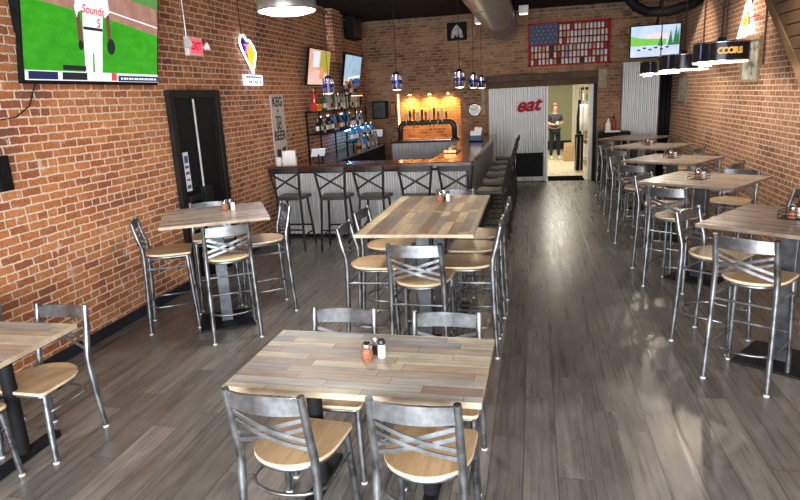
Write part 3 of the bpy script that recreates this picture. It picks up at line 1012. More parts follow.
# bright carton display at the left end of the upper shelf
dc = thing('bottle_carton', 'red and yellow gift carton at the left end of the upper bottle shelf', 'carton', (-3.70, 10.36, 1.855))
MB().span((-0.06, -0.13, 0), (0.06, 0.13, 0.13)).build('carton_box', BM['red'], dc)
MB().span((0.06, -0.10, 0.02), (0.063, 0.12, 0.10)).build('carton_label', plain('yellow_print', (0.75, 0.38, 0.04), 0.6), dc)
MB().lathe(PROF[1], (0.0, -0.07, 0.13), 12).build('carton_bottle', BM['red'], dc, smooth=True)

# bits on the bar
ps = thing('order_tablet', 'tilted white order tablet on a stand at the inner edge of the front bar', 'tablet', (-3.24, 9.0, 1.10), math.radians(-150))
MB().span((-0.07, -0.06, 0), (0.07, 0.06, 0.012)).tube([(0, 0, 0.01), (0, 0.01, 0.13)], 0.012).build('stand', BLACK, ps)
MB().box((0, 0, 0.16), (0.21, 0.012, 0.19), Matrix.Rotation(math.radians(-50), 3, 'X')).build('screen', glow('tablet_screen', (0.75, 0.8, 0.85), 0.35), ps, bevel=0.003)
ps2 = thing('order_tablet', 'small white tablet on a stand at the back end of the bottle counter', 'tablet', (-3.42, 13.4, 1.03), math.radians(-160))
MB().span((-0.07, -0.06, 0), (0.07, 0.06, 0.012)).tube([(0, 0, 0.01), (0, 0.01, 0.2)], 0.012).build('stand', BLACK, ps2)
MB().box((0, 0, 0.24), (0.26, 0.012, 0.19), Matrix.Rotation(math.radians(-35), 3, 'X')).build('screen', glow('tablet_screen_small', (0.75, 0.8, 0.85), 0.3), ps2, bevel=0.003)
wt = thing('paper_bag_stack', 'white paper bag standing on the bar end by the brick wall', 'bag', (-3.66, 8.85, 1.10), 0.3)
bg = MB()
rows = []
for z, sx, sy in ((0, 0.11, 0.07), (0.08, 0.115, 0.075), (0.16, 0.10, 0.06), (0.21, 0.105, 0.03)):
    rows.append([(sx * math.copysign(abs(math.cos(a)) ** 0.5, math.cos(a)), sy * math.copysign(abs(math.sin(a)) ** 0.5, math.sin(a)), z + 0.008 * math.sin(3 * a) * (z > 0.1)) for a in [2 * PI * k / 24 for k in range(25)]])
bg.strip(rows)
bg.build('bag_body', PAPER, wt, smooth='all')
MB().lathe([(0.045, 0), (0.045, 0.12), (0.04, 0.125)], (-0.16, -0.03, 0), 14).build('cup_stack', PAPER, wt, smooth=True)
nc = thing('napkin_caddy', 'dark blue caddy with white papers at the far end of the bar wing', 'caddy', (-1.12, 12.3, 1.10))
MB().span((-0.13, -0.11, 0), (0.13, 0.11, 0.02)).span((-0.13, -0.11, 0), (-0.12, 0.11, 0.15)).span((0.12, -0.11, 0), (0.13, 0.11, 0.15)).span((-0.13, 0.10, 0), (0.13, 0.11, 0.2)).span((-0.13, -0.11, 0), (0.13, -0.10, 0.12)).build('caddy_body', plain('navy_plastic', (0.03, 0.06, 0.16), 0.4), nc)
MB().box((0.04, 0, 0.17), (0.14, 0.16, 0.2), Matrix.Rotation(0.15, 3, 'Y')).build('papers', PAPER, nc)
MB().box((-0.07, -0.03, 0.12), (0.07, 0.1, 0.16), Matrix.Rotation(-0.2, 3, 'X')).build('menu_cards', PAPER, nc)
tr_ = thing('garnish_tray', 'copper coloured garnish tray with cups on the glossy bar wing', 'tray', (-1.33, 10.2, 1.10))
COPPER = plain('copper', (0.62, 0.25, 0.08), 0.25, 0.7)
MB().span((-0.11, -0.28, 0), (0.11, 0.28, 0.012)).span((-0.11, -0.28, 0), (-0.1, 0.28, 0.05)).span((0.1, -0.28, 0), (0.11, 0.28, 0.05)).span((-0.11, -0.28, 0), (0.11, -0.27, 0.05)).span((-0.11, 0.27, 0), (0.11, 0.28, 0.05)).build('tray_body', COPPER, tr_)
for k in range(4):
    MB().lathe([(0.03, 0.012), (0.036, 0.09)], (0.0, -0.2 + 0.13 * k, 0), 12).build('garnish_cup', NICKEL if k % 2 else PAPER, tr_, smooth=True)

# ------------------------------------------------------------------ televisions
def tv(label, c_bot, width, height, rz, tilt, name='television'):
    """origin at bottom centre; local x along width, screen looks to -y"""
    t = thing(name, label, 'television', c_bot, rz)
    m = Matrix.Rotation(tilt, 4, 'X')
    b = MB().span((-width / 2, 0, 0), (width / 2, 0.04, height)).span((-width * 0.3, 0.04, height * 0.2), (width * 0.3, 0.065, height * 0.75))
    bmesh.ops.transform(b.bm, verts=b.bm.verts, matrix=m)
    b.build('casing', BLKPL, t, bevel=0.004)
    return t, m


def flat(t, m, name, poly, mat, y=-0.002, d=0.001, parent=None):
    """a flat coloured shape lying on the screen; poly in (x, z)"""
    fm = m @ frame((0, y, 0), (1, 0, 0), (0, 0, 1))
    return MB().prism(poly, -d, d, fm).build(name, mat, parent or t)


def rect(x0, z0, x1, z1):
    return [(x0, z0), (x1, z0), (x1, z1), (x0, z1)]


def ell(cx, cz, rx, rz, n=20):
    return [(cx + rx * math.cos(2 * PI * k / n), cz + rz * math.sin(2 * PI * k / n)) for k in range(n)]


def scr(name, col, s=0.9, col2=None, scale=8, stretch=(1, 1, 1)):
    m, nt, b = new_mat(name)
    g = G(nt)
    co = g.objco()
    mp = g.n('ShaderNodeMapping')
    mp.inputs['Scale'].default_value = stretch
    g.link(co, mp.inputs[0])
    f = g.noise(mp.outputs[0], scale, 4, 0.65)
    c = g.ramp(f, [(0.3, col), (0.7, col2 or tuple(min(1, x * 1.2) for x in col))])
    b.inputs['Base Color'].default_value = (0.01, 0.01, 0.01, 1)
    g.link(c, b.inputs['Emission Color'])
    b.inputs['Emission Strength'].default_value = s
    b.inputs['Roughness'].default_value = 0.4
    b.inputs['Specular IOR Level'].default_value = 0.1
    return m


W_, H_ = 1.75, 0.985
t, m = tv('big television on the left brick wall showing a baseball player in white', (-3.765, 4.95, 2.262), W_, H_, math.radians(90), math.radians(9.2))
sx, sz0, sz1 = W_ / 2 - 0.02, 0.03, H_ - 0.02
scrn = flat(t, m, 'screen', rect(-sx, sz0, sx, sz1), scr('screen_grass', (0.02, 0.25, 0.006), 0.95, (0.04, 0.36, 0.012), 9, (1, 1, 2)))
DIRT = scr('screen_dirt', (0.30, 0.14, 0.10), 0.9, (0.42, 0.24, 0.19), 14)
flat(t, m, 'infield_dirt', [(-sx, 0.63), (-sx, sz1), (sx, sz1), (sx, 0.475), (0.2, 0.555)], DIRT, -0.0035, parent=scrn)
WH = scr('screen_white', (0.72, 0.74, 0.80), 1.0, (0.86, 0.87, 0.92), 12)
flat(t, m, 'chalk_line', [(-sx, 0.72), (-sx, 0.73), (sx, 0.56), (sx, 0.548)], WH, -0.004, parent=scrn)
flat(t, m, 'far_grass', [(-sx, 0.78), (-sx, sz1), (sx, sz1), (sx, 0.72), (0.1, 0.79)], scr('screen_far', (0.10, 0.26, 0.06), 0.8), -0.004, parent=scrn)
flat(t, m, 'red_banner', rect(-0.72, 0.735, -0.5, 0.775), scr('screen_red', (0.75, 0.04, 0.06), 0.9), -0.0045, parent=scrn)
SK = scr('screen_skin', (0.13, 0.06, 0.04), 0.9)
DK = scr('screen_dark', (0.012, 0.012, 0.015), 1.0)
# the ball player on the screen
pc = -0.09
def pz(q): return [(x, 0.03 + (z - 0.03) * 0.8) for x, z in q]
pl = [(pc - 0.10, 0.03), (pc - 0.105, 0.25), (pc - 0.115, 0.50), (pc - 0.12, 0.56), (pc - 0.12, 0.75), (pc - 0.175, 0.72), (pc - 0.19, 0.66), (pc - 0.215, 0.76), (pc - 0.18, 0.93), (pc - 0.09, 0.965), (pc + 0.09, 0.965), (pc + 0.19, 0.93), (pc + 0.22, 0.76), (pc + 0.16, 0.70), (pc + 0.13, 0.74), (pc + 0.125, 0.56), (pc + 0.12, 0.5), (pc + 0.115, 0.25), (pc + 0.11, 0.03), (pc + 0.02, 0.03), (pc + 0.012, 0.32), (pc - 0.008, 0.32), (pc - 0.01, 0.03)]
flat(t, m, 'player_uniform', pz(pl), WH, -0.006, parent=scrn)
flat(t, m, 'player_arm', pz([(pc - 0.2, 0.72), (pc - 0.155, 0.70), (pc - 0.125, 0.50), (pc - 0.13, 0.40), (pc - 0.16, 0.36), (pc - 0.18, 0.44)]), SK, -0.0055, parent=scrn)
flat(t, m, 'player_arm', pz([(pc + 0.17, 0.72), (pc + 0.215, 0.74), (pc + 0.235, 0.55), (pc + 0.235, 0.44), (pc + 0.195, 0.44), (pc + 0.18, 0.56)]), SK, -0.0055, parent=scrn)
flat(t, m, 'player_glove', ell(pc + 0.235, 0.33, 0.055, 0.068), DK, -0.007, parent=scrn)
flat(t, m, 'player_glove', ell(pc - 0.15, 0.32, 0.03, 0.04), DK, -0.0068, parent=scrn)
flat(t, m, 'player_belt', pz(rect(pc - 0.118, 0.555, pc + 0.122, 0.585)), DK, -0.007, parent=scrn)
flat(t, m, 'player_head', ell(pc, 0.845, 0.06, 0.08), SK, -0.007, parent=scrn)
flat(t, m, 'player_cap', [(pc - 0.065, 0.86), (pc + 0.065, 0.86), (pc + 0.05, 0.93), (pc, 0.945), (pc - 0.05, 0.93)], scr('screen_cap', (0.5, 0.02, 0.03), 0.9), -0.008, parent=scrn)
RT_ = scr('screen_red_text', (0.75, 0.05, 0.07), 0.9)
text('jersey_lettering', 'Sounds', 0.095, RT_, scrn, m @ frame((pc + 0.005, -0.0075, 0.61), (1, 0, 0), (0, 0, 1)) @ Matrix.Rotation(-0.02, 4, 'Z'), 0.0004, 0.2, 0.002)
text('jersey_number', '5', 0.10, RT_, scrn, m @ frame((pc + 0.075, -0.0075, 0.51), (1, 0, 0), (0, 0, 1)), 0.0004, 0, 0.002)
flat(t, m, 'score_bar', rect(-sx, sz0, sx, sz0 + 0.075), WH, -0.008, parent=scrn)
NAVY = scr('screen_navy', (0.012, 0.018, 0.07), 1.0)
flat(t, m, 'score_box', rect(-sx + 0.03, sz0 + 0.008, -0.52, sz0 + 0.068), NAVY, -0.0095, parent=scrn)
flat(t, m, 'score_box', rect(-0.47, sz0 + 0.008, -0.18, sz0 + 0.068), DK, -0.0095, parent=scrn)
flat(t, m, 'score_box', rect(-0.46, sz0 + 0.085, -0.19, sz0 + 0.125), DK, -0.0095, parent=scrn)
flat(t, m, 'score_box', rect(0.14, sz0 + 0.008, 0.21, sz0 + 0.075), RT_, -0.0095, parent=scrn)
flat(t, m, 'ticker', rect(0.235, sz0 + 0.004, sx, sz0 + 0.055), NAVY, -0.0095, parent=scrn)
tk = []
for k in range(14):
    flat(t, m, 'ticker_mark', rect(0.27 + 0.04 * k, sz0 + 0.02, 0.295 + 0.04 * k + 0.008 * (k % 2), sz0 + 0.038), WH, -0.0105, parent=scrn)
arm = MB().span((-0.25, 0.06, 0.25), (0.25, 0.085, 0.7))
arm.build('wall_bracket', BLACK, t)

t, m = tv('left one of the two tilted televisions above the back bar, warm orange picture', (-3.775, 10.76, 2.29), 1.16, 0.63, math.radians(90), math.radians(9.5))
s1 = flat(t, m, 'screen', rect(-0.55, 0.02, 0.55, 0.61), scr('screen_orange', (0.62, 0.26, 0.12), 0.8, (0.85, 0.5, 0.4), 4))
flat(t, m, 'white_window', rect(-0.36, 0.32, -0.02, 0.585), scr('screen_pale', (0.6, 0.62, 0.68), 0.9), -0.004, parent=s1)
flat(t, m, 'olive_wall', rect(0.02, 0.24, 0.53, 0.60), scr('screen_olive', (0.36, 0.33, 0.05), 0.8), -0.004, parent=s1)
flat(t, m, 'pink_floor', [(-0.54, 0.025), (0.3, 0.025), (0.45, 0.2), (-0.1, 0.27), (-0.54, 0.2)], scr('screen_pink', (0.75, 0.42, 0.38), 0.9), -0.004, parent=s1)
flat(t, m, 'seated_figure', [(0.0, 0.12), (0.2, 0.12), (0.25, 0.25), (0.15, 0.36), (0.05, 0.3)], scr('screen_tan', (0.6, 0.25, 0.08), 0.9), -0.005, parent=s1)
MB().span((-0.2, 0.06, 0.15), (0.2, 0.09, 0.45)).build('wall_bracket', BLACK, t)

t, m = tv('right one of the two tilted televisions above the back bar, pale blue picture', (-3.775, 12.86, 2.29), 1.24, 0.64, math.radians(90), math.radians(9.5))
s1 = flat(t, m, 'screen', rect(-0.59, 0.02, 0.59, 0.62), scr('screen_lightblue', (0.22, 0.38, 0.55), 0.8, (0.45, 0.58, 0.7), 5))
flat(t, m, 'dark_slope', [(-0.58, 0.025), (0.58, 0.025), (0.58, 0.16), (0.3, 0.17), (-0.2, 0.1)], scr('screen_slope', (0.02, 0.05, 0.14), 1), -0.004, parent=s1)
flat(t, m, 'orange_shape', [(-0.58, 0.03), (-0.1, 0.03), (-0.25, 0.1), (-0.45, 0.15)], scr('screen_orange_spot', (0.85, 0.35, 0.05), 1), -0.005, parent=s1)
flat(t, m, 'white_band', [(-0.3, 0.15), (0.55, 0.2), (0.55, 0.24), (-0.3, 0.18)], WH, -0.005, parent=s1)
MB().span((-0.2, 0.06, 0.15), (0.2, 0.09, 0.45)).build('wall_bracket', BLACK, t)

t, m = tv('television hung in the back right corner showing a green landscape', (2.24, 13.0, 2.52), 0.90, 0.60, math.radians(-7), math.radians(6))
s1 = flat(t, m, 'screen', rect(-0.43, 0.02, 0.43, 0.58), scr('screen_sky', (0.35, 0.5, 0.72), 0.9, (0.6, 0.68, 0.8), 4))
flat(t, m, 'pink_cloud', [(-0.2, 0.33), (0.3, 0.33), (0.25, 0.43), (0.0, 0.45), (-0.15, 0.40)], scr('screen_cloud', (0.7, 0.55, 0.6), 0.9), -0.004, parent=s1)
flat(t, m, 'green_hill', [(-0.43, 0.22), (0.2, 0.22), (0.2, 0.33), (0.0, 0.34), (-0.25, 0.36), (-0.43, 0.41)], scr('screen_hill', (0.16, 0.45, 0.06), 0.9), -0.0045, parent=s1)
flat(t, m, 'lake', rect(-0.43, 0.02, 0.43, 0.225), scr('screen_lake', (0.42, 0.5, 0.68), 0.95, (0.58, 0.64, 0.78), 7), -0.005, parent=s1)
for x, h in ((0.27, 0.28), (0.36, 0.36), (0.41, 0.33), (0.1, 0.17)):
    flat(t, m, 'pine_tree', [(x - 0.05, 0.21), (min(0.43, x + 0.05), 0.21), (x, 0.21 + h)], scr('screen_pine%d' % int(x * 100), (0.02, 0.14, 0.05), 1), -0.0055, parent=s1)
for k in range(6):
    flat(t, m, 'dark_bird', ell(-0.28 + 0.1 * k, 0.15 + 0.03 * (k % 2), 0.035, 0.016, 10), DK, -0.006, parent=s1)
MB().tube([(0, 0.07, 0.4), (0.05, 0.12, 0.75), (0.1, 0.14, ZC - 2.53)], 0.025).span((-0.12, 0.04, 0.3), (0.12, 0.08, 0.5)).build('ceiling_arm', BLACK, t)

# ------------------------------------------------------------------ left wall signs
ex = thing('exit_sign', 'red exit sign with emergency lamps on the left brick wall', 'sign', (XL, 6.76, 2.60))
MB().span((0.001, -0.16, 0), (0.06, 0.15, 0.21)).build('housing', WHITEP, ex, bevel=0.006)
fc = MB().span((0.06, -0.13, 0.02), (0.064, 0.135, 0.19)).build('face', glow('exit_face', (1.0, 0.10, 0.14), 0.9), ex)
text('lettering', 'EXIT', 0.12, scr('exit_letters', (0.42, 0.0, 0.03), 0.9), fc, frame((0.0645, 0.0, 0.105), (0, 1, 0), (0, 0, 1)), 0.001, 0, 0.004, 0.95)
for s in (-1, 1):
    MB().lathe([(0.02, 0), (0.05, 0.05), (0.05, 0.07)], (0.04, s * 0.2, 0.10), 14, Matrix.Rotation(s * -0.9, 3, 'X') @ Matrix.Rotation(1.0, 3, 'Y')).build('emergency_lamp', WHITEP, ex, smooth=True)
MB().tube([(0.015, -0.11, 0.21), (0.015, -0.12, ZC - 2.63)], 0.011, 8).build('conduit', NICKEL, ex, smooth=True)

ns = thing('neon_cone_sign', 'neon sign with yellow and purple cone outlined in white on the left wall', 'neon sign', (XL, 8.17, 2.285))
ns.scale = (1, 1, 0.93)
m = frame((0.0, 0, 0), (0, 1, 0), (0, 0, 1))
NW = glow('neon_white', (0.85, 0.88, 1.0), 3.2)
out = [(0.06, 0.17), (-0.02, 0.27), (-0.22, 0.50), (-0.27, 0.60), (-0.22, 0.68), (-0.12, 0.69), (-0.04, 0.63), (0.03, 0.64), (0.09, 0.60), (0.14, 0.56), (0.2, 0.47), (0.17, 0.38)]
MB().tube([m @ V((x, y, 0.05)) for x, y in out], 0.013, 8, closed=True).build('white_outline_tube', NW, ns, smooth='all')
MB().prism([(x * 0.93 + 0.0, (y - 0.45) * 0.93 + 0.45) for x, y in out], 0.02, 0.03, m).build('back_panel', plain('sign_panel', (0.12, 0.09, 0.14), 0.3), ns)
yel = glow('neon_yellow', (0.9, 0.5, 0.01), 1.0)
MB().prism([(0.06, 0.22), (0.0, 0.32), (-0.02, 0.45), (-0.06, 0.50), (-0.03, 0.56), (0.04, 0.585), (0.1, 0.55), (0.15, 0.46), (0.12, 0.36)], 0.032, 0.05, m).build('yellow_cone', yel, ns)
MB().prism([(-0.2, 0.58), (-0.2, 0.64), (-0.13, 0.66), (-0.07, 0.60), (-0.04, 0.56), (-0.07, 0.50), (-0.1, 0.42), (-0.17, 0.50)], 0.032, 0.045, m).build('dark_purple_scoop', plain('purple_panel', (0.10, 0.03, 0.2), 0.3), ns)
MB().tube([m @ V((x, y, 0.055)) for x, y in ((-0.13, 0.45), (-0.08, 0.5), (-0.09, 0.57), (-0.14, 0.56))], 0.012, 8).build('purple_tube', glow('neon_purple', (0.35, 0.08, 0.8), 2), ns, smooth='all')
MB().tube([m @ V((0.04 + 0.06 * math.cos(a), 0.45 + 0.06 * math.sin(a), 0.058)) for a in [k * 0.5 for k in range(12)]], 0.009, 8).build('orange_swirl', glow('neon_orange', (0.9, 0.35, 0.02), 1.2), ns, smooth='all')
pq = MB().prism(rect(-0.22, 0.0, 0.36, 0.15), 0.02, 0.05, m).build('plaque', glow('plaque_white', (0.72, 0.80, 1.0), 1.4), ns, bevel=0.01)
for k, z in enumerate((0.115, 0.045)):
    for j in range(8):
        MB().prism(rect(-0.17 + 0.06 * j, z - 0.016, -0.125 + 0.06 * j, z + 0.016), 0.05, 0.052, m).build('plaque_letter', BLUEP if k == 0 else plain('grey_print', (0.2, 0.22, 0.35), 0.6), pq) if (k == 0 or j % 3) else None
MB().tube([(0.01, -0.10, 0.65), (0.012, -0.13, 1.0), (0.01, -0.12, 1.42)], 0.006, 6).build('power_cord', BLACK, ns, smooth='all')
l = bpy.data.lights.new('neon_glow', 'AREA')
l.energy, l.color, l.size, l.shape = 14, (0.6, 0.65, 1.0), 0.5, 'DISK'
lo = bpy.data.objects.new('neon_glow', l)
lo.location = (0.09, 0.02, 0.3)
lo.rotation_euler = V((1, 0, -0.3)).to_track_quat('-Z', 'Y').to_euler()
lo.parent = ns
C.objects.link(lo)

bn = thing('keg_banner', 'tall narrow white banner with dark lettering about beer to go, on the left wall', 'banner', (XL, 9.05, 1.12))
m = frame((0.0, 0, 0), (0, 1, 0), (0, 0, 1))
BANW = plain('banner_white', (0.52, 0.48, 0.47), 0.7, var=0.05)
INK = plain('banner_ink', (0.05, 0.045, 0.05), 0.7)
bb = MB().prism(rect(-0.25, 0.0, 0.25, 1.03), 0.002, 0.012, m).build('banner_sheet', BANW, bn)
for body, z, sz in (('KEG', 0.92, 0.2), ('&', 0.77, 0.1), ('TO', 0.65, 0.15), ('GO', 0.55, 0.13), ('BEER', 0.41, 0.2)):
    text('lettering', body, sz, INK, bb, m @ Matrix.Translation((0, z, 0.0125)), 0.001, 0, 0.006)
MB().prism(rect(-0.17, 0.08, -0.02, 0.21), 0.012, 0.014, m).build('dark_square', INK, bb)
MB().prism([(0.02, 0.22), (0.2, 0.24), (0.16, 0.16), (0.15, -0.0), (0.03, 0.0), (0.06, 0.15)], 0.012, 0.014, m).build('mug_print', plain('ink_blue', (0.05, 0.05, 0.1), 0.6), bb)

tag(MB().span((XL + 0.001, 3.76, 1.49), (XL + 0.04, 3.88, 1.75)).build('wall_plate', BLKPL, bevel=0.004), 'small black box on the left wall at the picture edge', 'wall box')
sp = thing('wall_speaker', 'small black speaker on the brick wall left of the big television', 'speaker', (XL, 4.24, 2.64))
MB().span((0.02, -0.07, 0), (0.14, 0.07, 0.36)).build('cabinet', BLKPL, sp, bevel=0.01)
MB().span((0.001, -0.02, 0.14), (0.02, 0.02, 0.22)).build('bracket', BLACK, sp)
cb = MB().tube([(XL + 0.03, 4.3, 2.3), (XL + 0.012, 4.2, 2.1), (XL + 0.012, 4.05, 2.02), (XL + 0.012, 3.8, 2.0)], 0.005, 6).build('tv_cable', BLACK, smooth='all')
tag(cb, 'thin dark cable hanging on the brick below the big television', 'cable')
sp = thing('wall_speaker', 'dark speaker high under the ceiling above the bottle shelves', 'speaker', (XL, 13.2, 3.25))
MB().prism([(-0.3, 0), (0.3, 0), (0.35, 0.2), (0.35, 0.46), (-0.35, 0.46), (-0.35, 0.2)], 0.002, 0.22, frame((0, 0, 0), (0, 1, 0), (0, 0, 1))).build('cabinet', BLKPL, sp, bevel=0.02)
MB().prism([(-0.27, 0.03), (0.27, 0.03), (0.3, 0.2), (0.3, 0.42), (-0.3, 0.42), (-0.3, 0.2)], 0.22, 0.228, frame((0, 0, 0), (0, 1, 0), (0, 0, 1))).build('grille', WIRE, sp)

# ------------------------------------------------------------------ back wall things
sp = thing('wall_speaker', 'black speaker box beside the lit niche on the back wall', 'speaker', (-3.45, YB, 1.55))
MB().span((-0.22, -0.22, 0), (0.12, -0.005, 0.4)).build('cabinet', BLKPL, sp, bevel=0.01)
MB().span((-0.19, -0.228, 0.03), (0.09, -0.22, 0.37)).build('grille', WIRE, sp)
wp = thing('wall_plaque', 'small framed brown picture between the speaker and the lit niche', 'picture', (-3.22, YB, 1.58))
MB().span((-0.07, -0.03, 0), (0.07, -0.002, 0.34)).build('frame', OAK, wp)
MB().span((-0.05, -0.034, 0.03), (0.05, -0.03, 0.31)).build('picture_sheet', plain('brown_print', (0.35, 0.15, 0.05), 0.6, var=0.3, scale=20), wp)
cl = thing('wall_clock', 'round chrome wall clock between the niche and the partition', 'clock', (-1.32, YB, 1.66))
mm = Matrix.Rotation(PI / 2, 3, 'X')
MB().lathe([(0.15, 0.0), (0.155, 0.03), (0.13, 0.04), (0.125, 0.025)], (0, -0.002, 0), 28, mm).build('rim', CHROME, cl, smooth=True)
MB().lathe([(0.124, 0.026), (0.124, 0.03)], (0, -0.002, 0), 28, mm).build('dial', PAPER, cl)
MB().bar((0, -0.035, 0), (0.06, -0.035, 0.05), 0.004, 0.012).build('hour_hand', BLACK, cl)
MB().bar((0, -0.036, 0), (-0.09, -0.036, 0.02), 0.004, 0.008).build('minute_hand', BLACK, cl)
lg = thing('framed_emblem', 'black framed picture with a pale emblem high on the back wall under the ceiling', 'picture', (-1.68, YB, 3.18))
MB().span((-0.22, -0.04, 0), (0.22, -0.002, 0.38)).build('frame', BLKPL, lg, bevel=0.008)
m = frame((0, -0.041, 0), (1, 0, 0), (0, 0, 1))
MB().prism([(-0.13, 0.06), (-0.11, 0.2), (-0.04, 0.3), (0.0, 0.33), (0.04, 0.3), (0.11, 0.2), (0.14, 0.06), (0.07, 0.05), (0.04, 0.14), (0.0, 0.06), (-0.04, 0.13), (-0.07, 0.05)], 0, 0.003, m).build('emblem', plain('emblem_grey', (0.4, 0.4, 0.4), 0.6, var=0.2), lg)

fl = thing('flag_can_shelf', 'red wall shelf shaped like a striped flag holding rows of beer cans', 'wall shelf', (-0.13, YB - 0.005, 2.52), 0)
FW, FH, FD = 1.70, 0.89, 0.10
fm = MB().span((0, -FD, 0), (FW, 0, 0.03)).span((0, -FD, FH - 0.03), (FW, 0, FH)).span((0, -FD, 0), (0.03, 0, FH)).span((FW - 0.03, -FD, 0), (FW, 0, FH))
fm.build('frame', RED, fl)
MB().span((0.02, -0.012, 0.02), (FW - 0.02, -0.001, FH - 0.02)).build('back_board', plain('dark_red_board', (0.16, 0.02, 0.02), 0.6), fl)
rowz = [0.03 + (FH - 0.06) / 6 * k for k in range(7)]
for k in range(1, 6):
    x0 = 0.03 if k <= 3 else 0.62
    MB().span((x0, -FD + 0.004, rowz[k] - 0.012), (FW - 0.03, -0.012, rowz[k])).build('shelf_slat', RED, fl)
CANT = plain('slate_blue_board', (0.055, 0.07, 0.13), 0.6)
ca = MB().span((0.03, -FD + 0.01, rowz[3]), (0.62, -0.012, FH - 0.03)).build('star_field', CANT, fl)
stm = MB()
for r_ in range(5):
    for c_i in range(6 - (r_ % 2)):
        cx, cz = 0.08 + 0.097 * c_i + 0.048 * (r_ % 2), rowz[3] + 0.05 + 0.078 * r_
        pts = []
        for k in range(10):
            rr = 0.017 if k % 2 == 0 else 0.008
            pts.append((cx + rr * math.sin(k * PI / 5), cz + rr * math.cos(k * PI / 5)))
        stm.prism(pts, 0, 0.004, frame((0, -FD + 0.008, 0), (1, 0, 0), (0, 0, 1)))
stm.build('stars', plain('star_grey', (0.35, 0.36, 0.38), 0.6), ca)
canm = [plain('can_%d' % i, c, 0.5, 0.0) for i, c in enumerate([(0.7, 0.68, 0.62), (0.62, 0.5, 0.36), (0.3, 0.05, 0.04), (0.55, 0.6, 0.58), (0.04, 0.04, 0.05), (0.74, 0.74, 0.72), (0.5, 0.33, 0.12), (0.2, 0.35, 0.33)])]
canp = []
for mt in canm:
    o = MB().lathe([(0.023, 0), (0.028, 0.006), (0.028, 0.103), (0.021, 0.112)], seg=10).build('beer_can', mt, smooth=True)
    canp.append([o, False])
for k in range(6):
    n, x0 = (13, 0.64) if k >= 3 else (20, 0.045)
    for j in range(n):
        i = R.choice((0, 0, 1, 2, 3, 3, 4, 5, 5, 5, 6, 7, 1, 0, 5, 3))
        o, u = canp[i]
        if u:
            o = o.copy()
            C.objects.link(o)
        canp[i][1] = True
        xx = x0 + (FW - 0.045 - x0) * (j + 0.5) / n
        o.location = (-0.13 + xx, YB - 0.005 - 0.052, 2.52 + rowz[k] + 0.0005)
        tag(o, 'small beer can standing in the flag-shaped wall shelf', 'can', 'beer cans in the flag shelf')
for o, u in canp:
    if not u:
        bpy.data.objects.remove(o)

# ------------------------------------------------------------------ ducts and ceiling fittings
du = thing('round_duct', 'large grey round air duct running under the black ceiling', 'duct', (-0.66, 0, 3.36))
MB().tube([(0, 6.0, 0), (0, 13.6, 0)], 0.30, 28).build('duct_pipe', DUCT, du, smooth=True)
for y in (8.6, 11.2):
    MB().tube([(0, y - 0.02, 0), (0, y + 0.02, 0)], 0.306, 28).build('duct_collar', WIRE, du, smooth=True)
MB().tube([(0, 13.6, 0), (0, 13.72, 0)], 0.315, 28).build('end_cap', WIRE, du, smooth=True)
for y in (9.0, 12.6):
    MB().tube([(0.3, y, 0), (0.3, y, 0.355)], 0.008, 6).tube([(-0.3, y, 0), (-0.3, y, 0.355)], 0.008, 6).build('hanger_strap', BLACK, du)
for i, (x, y, l) in enumerate(((-1.12, 10.2, 'left of the round duct, nearer one'), (-1.1, 13.3, 'left of the round duct end'), (-0.2, 12.4, 'right of the round duct'))):
    z = (3.5, 3.40, 3.42)[i]
    tl = thing('track_spotlight', 'pale box spotlight under the black ceiling, ' + l, 'light', (x, y, z), 0, 'ceiling spotlights')
    MB().span((-0.09, -0.12, 0), (0.09, 0.12, 0.14)).build('housing', WHITEP, tl, bevel=0.01)
    MB().span((-0.07, -0.1, -0.006), (0.07, 0.1, 0.0)).build('lens', glow('spot_lens%d' % i, (1, 0.95, 0.85), 2.5), tl)
    MB().tube([(0, 0, 0.14), (0, 0, ZC - z)], 0.012, 8).build('stem', BLACK, tl)
bd = MB().tube([(1.2, 12.2, 3.66), (1.55, 12.2, 3.60), (1.75, 12.2, 3.38), (1.95, 12.2, 3.27), (2.3, 12.2, 3.25), (2.7, 12.2, 3.35), (2.85, 12.2, 3.45)], 0.085, 14).build('ceiling_pipe', BLKPL, smooth='all')
tag(bd, 'bent black pipe above the corner television', 'pipe')
sr = MB().span((XL + 0.02, 4.0, 3.60), (XL + 0.05, 14.28, 3.63)).span((XL + 0.05, YB - 0.05, 3.60), (XR, YB - 0.02, 3.63)).build('trim_7', plain('grey_conduit', (0.2, 0.19, 0.18), 0.5))
struct(sr, 'thin grey conduit along the ceiling edge')
ed = thing('emergency_lamp', 'small pale emergency lamp at the ceiling edge above the left wall', 'light', (XL + 0.05, 13.6, 3.46))
MB().span((0, -0.12, 0), (0.09, 0.12, 0.12)).build('housing', WHITEP, ed, bevel=0.01)


# ------------------------------------------------------------------ pendant lamps
def point(parent, loc, power, col, rad=0.08):
    l = bpy.data.lights.new('bulb_light', 'POINT')
    l.energy, l.color, l.shadow_soft_size = power, col, rad
    o = bpy.data.objects.new('bulb_light', l)
    o.location = loc
    o.parent = parent
    C.objects.link(o)


